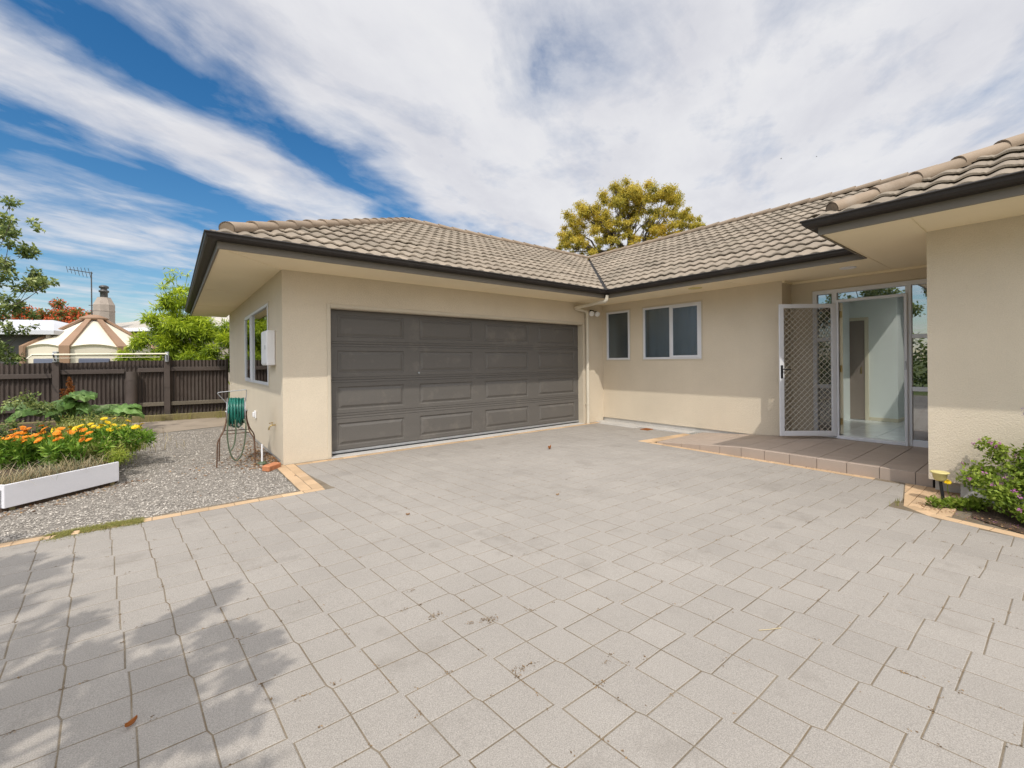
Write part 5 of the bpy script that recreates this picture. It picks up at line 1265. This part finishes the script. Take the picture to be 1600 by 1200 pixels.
tag(lit.build('leaf_litter', M['litter']), 'dry brown leaf litter scattered over gravel and bed edges', 'leaf litter', kind='stuff')
pk = MB()
for _ in range(150):
    t = rnd.random(); scrap(pk, 4.97+.3*t**2+rnd.gauss(.07,.05), -.8+1.5*t, rnd.uniform(.006,.012), .006)
tag(pk.build('fallen_petals', M['pink']), 'fallen pink petals along the paving edge under the bush', 'petals', kind='stuff')
cr = MB()
for _ in range(3200):
    i, j = rnd.randint(-8,22), rnd.randint(-14,14)
    dens = .5+.5*noise.noise(Vector((i*.35,j*.35,3.)))
    if rnd.random() > dens**2*1.6: continue
    q0_ = Vector(pc_(i,j)); q1_ = Vector(pc_(i+1,j) if rnd.random() < .5 else pc_(i,j+1)); q0_ = q0_+(q1_-q0_)*rnd.random(); x, y = q0_.x+rnd.gauss(0,.003), q0_.y+rnd.gauss(0,.003)
    if x > 6 or (x < 1.3 and y > 4.8) or y > 6.2: continue
    for _k in range(rnd.choice((1,1,2,3,6))): scrap(cr, x+rnd.gauss(0,.008), y+rnd.gauss(0,.008), rnd.uniform(.005,.012), .001)
for (x, y, n_, s) in ((1.285,1.835,55,.022),(1.255,1.86,25,.015),(1.19,1.875,18,.011),(1.06,2.045,22,.013),(1.10,2.048,24,.013),(1.065,2.19,14,.010),(.985,2.20,12,.012),(1.10,2.36,16,.011),(1.16,1.47,16,.011),(1.145,1.435,16,.010),(1.235,1.45,20,.014),(1.19,1.455,14,.012),(.93,1.64,8,.010),(.73,1.51,10,.009),(1.5,1.25,10,.009),(.52,1.88,10,.008)):
    for _ in range(n_): scrap(cr, x+rnd.gauss(0,s), y+rnd.gauss(0,s*.6), rnd.uniform(.005,.010), rnd.uniform(.001,.006))
tag(cr.build('joint_crumbs', M['crumbs']), 'brown crumbs of dry moss lying in the paving joints', 'moss crumbs', kind='stuff')
ms = MB()
for _ in range(9000):
    u = rnd.random(); x = -.78+.58*u+rnd.gauss(0,.012); y = 4.885+.03*math.sin(u*3.0)+rnd.gauss(0,.045)
    if noise.noise(Vector((x*14,y*14,0))) < -.25: continue
    blade(ms, Vector((x,y,.0)), rnd.uniform(.006,.016), (rnd.uniform(0,6.3),rnd.uniform(.5,1.5)), .004, rnd.random(), .3, 2)
tag(ms.build('moss', M['moss']), 'yellow green moss patch over the clay edging at the left', 'moss', kind='stuff')
wd_ = MB()
for (x, y) in ((-.55,13.33),(-.35,13.33),(-.2,13.34),(.1,13.3),(.35,13.28),(.95,13.1),(1.0,13.05),(5.24,.95)):
    for _ in range(16): blade(wd_, Vector((x+rnd.gauss(0,.05),y+rnd.gauss(0,.02),.0)), rnd.uniform(.05,.35 if y > 10 else .06), (rnd.uniform(0,6.3),rnd.uniform(.1,.4)), .006, rnd.random(), .3)
tag(wd_.build('grass_sprigs', M['moss']), 'thin grass sprigs growing along the timber sleeper', 'grass', kind='stuff')
def fallen(x, y, s, curl, m, label):
    b = MB(); n1 = 6; P_ = []; a = rnd.uniform(0,6.3); d = Vector((math.cos(a),math.sin(a),0)); sd_ = Vector((-d.y,d.x,0))
    for i in range(n1+1):
        t = i/n1; hw = s*.34*math.sin(math.pi*(t*.9+.05))
        for v in (-1,-.5,0,.5,1): P_.append(Vector((x,y,.004))+d*s*(t-.5)+sd_*hw*v*(1-curl*.3)+Vector((0,0,curl*s*(.35*v*v+.5*(t-.5)**2*2)+rnd.uniform(0,.03)*s)))
    b.idx(P_, [(i*5+j,i*5+j+1,i*5+6+j,i*5+5+j) for i in range(n1) for j in range(4)], rnd.uniform(.5,.9)); tag(b.build('fallen_leaf', m), label, 'leaf')
fallen(4.53,4.845,.085,1.2,M['rust_seed'],'crumpled orange leaf on the paving before the garage door')
fallen(-.124,2.132,.042,.9,M['rust_seed'],'curled orange leaf in the tree shade on the paving')
fallen(3.02,3.12,.035,.8,M['litter'],'small brown leaf on the sunny middle of the paving')
fallen(1.62,3.55,.035,.8,M['litter'],'small brown leaf left of the sunny middle of the paving')
b = MB(); b.tube([(2.26,.93,.004),(2.31,.895,.006),(2.365,.87,.004)], .0022, 5, 1.); tag(b.build('straw', M['dry']), 'short pale straw lying on the paving at lower right', 'straw')
def bird(p, s, label):
    o = empty('bird', tuple(p), label, 'bird'); b = MB(); P = Vector(p)
    b.tube([P-rt*s*.5, P-rt*s*.2, P+rt*s*.25, P+rt*s*.5], [.01,s*.12,s*.10,.01], 7); b.build('body', M['black'], o)
    for e in (-1,1):
        w_ = MB(); w_.idx([P+rt*s*.15, P-rt*s*.2, P-rt*s*.25+fw*e*s*.8+Vector((0,0,s*.32)), P+rt*s*.05+fw*e*s*.55+Vector((0,0,s*.30)), P+Vector((0,0,s*.05))], [(0,4,3),(4,1,2,3),(0,3,1)]); w_.build('wing', M['black'], o)
bird(G(25.0,40.0,19.9), .15, 'tiny dark bird against the white cloud above the roof'); bird(G(31.8,45.0,22.4), .15, 'fainter bird to the right of the dark one')
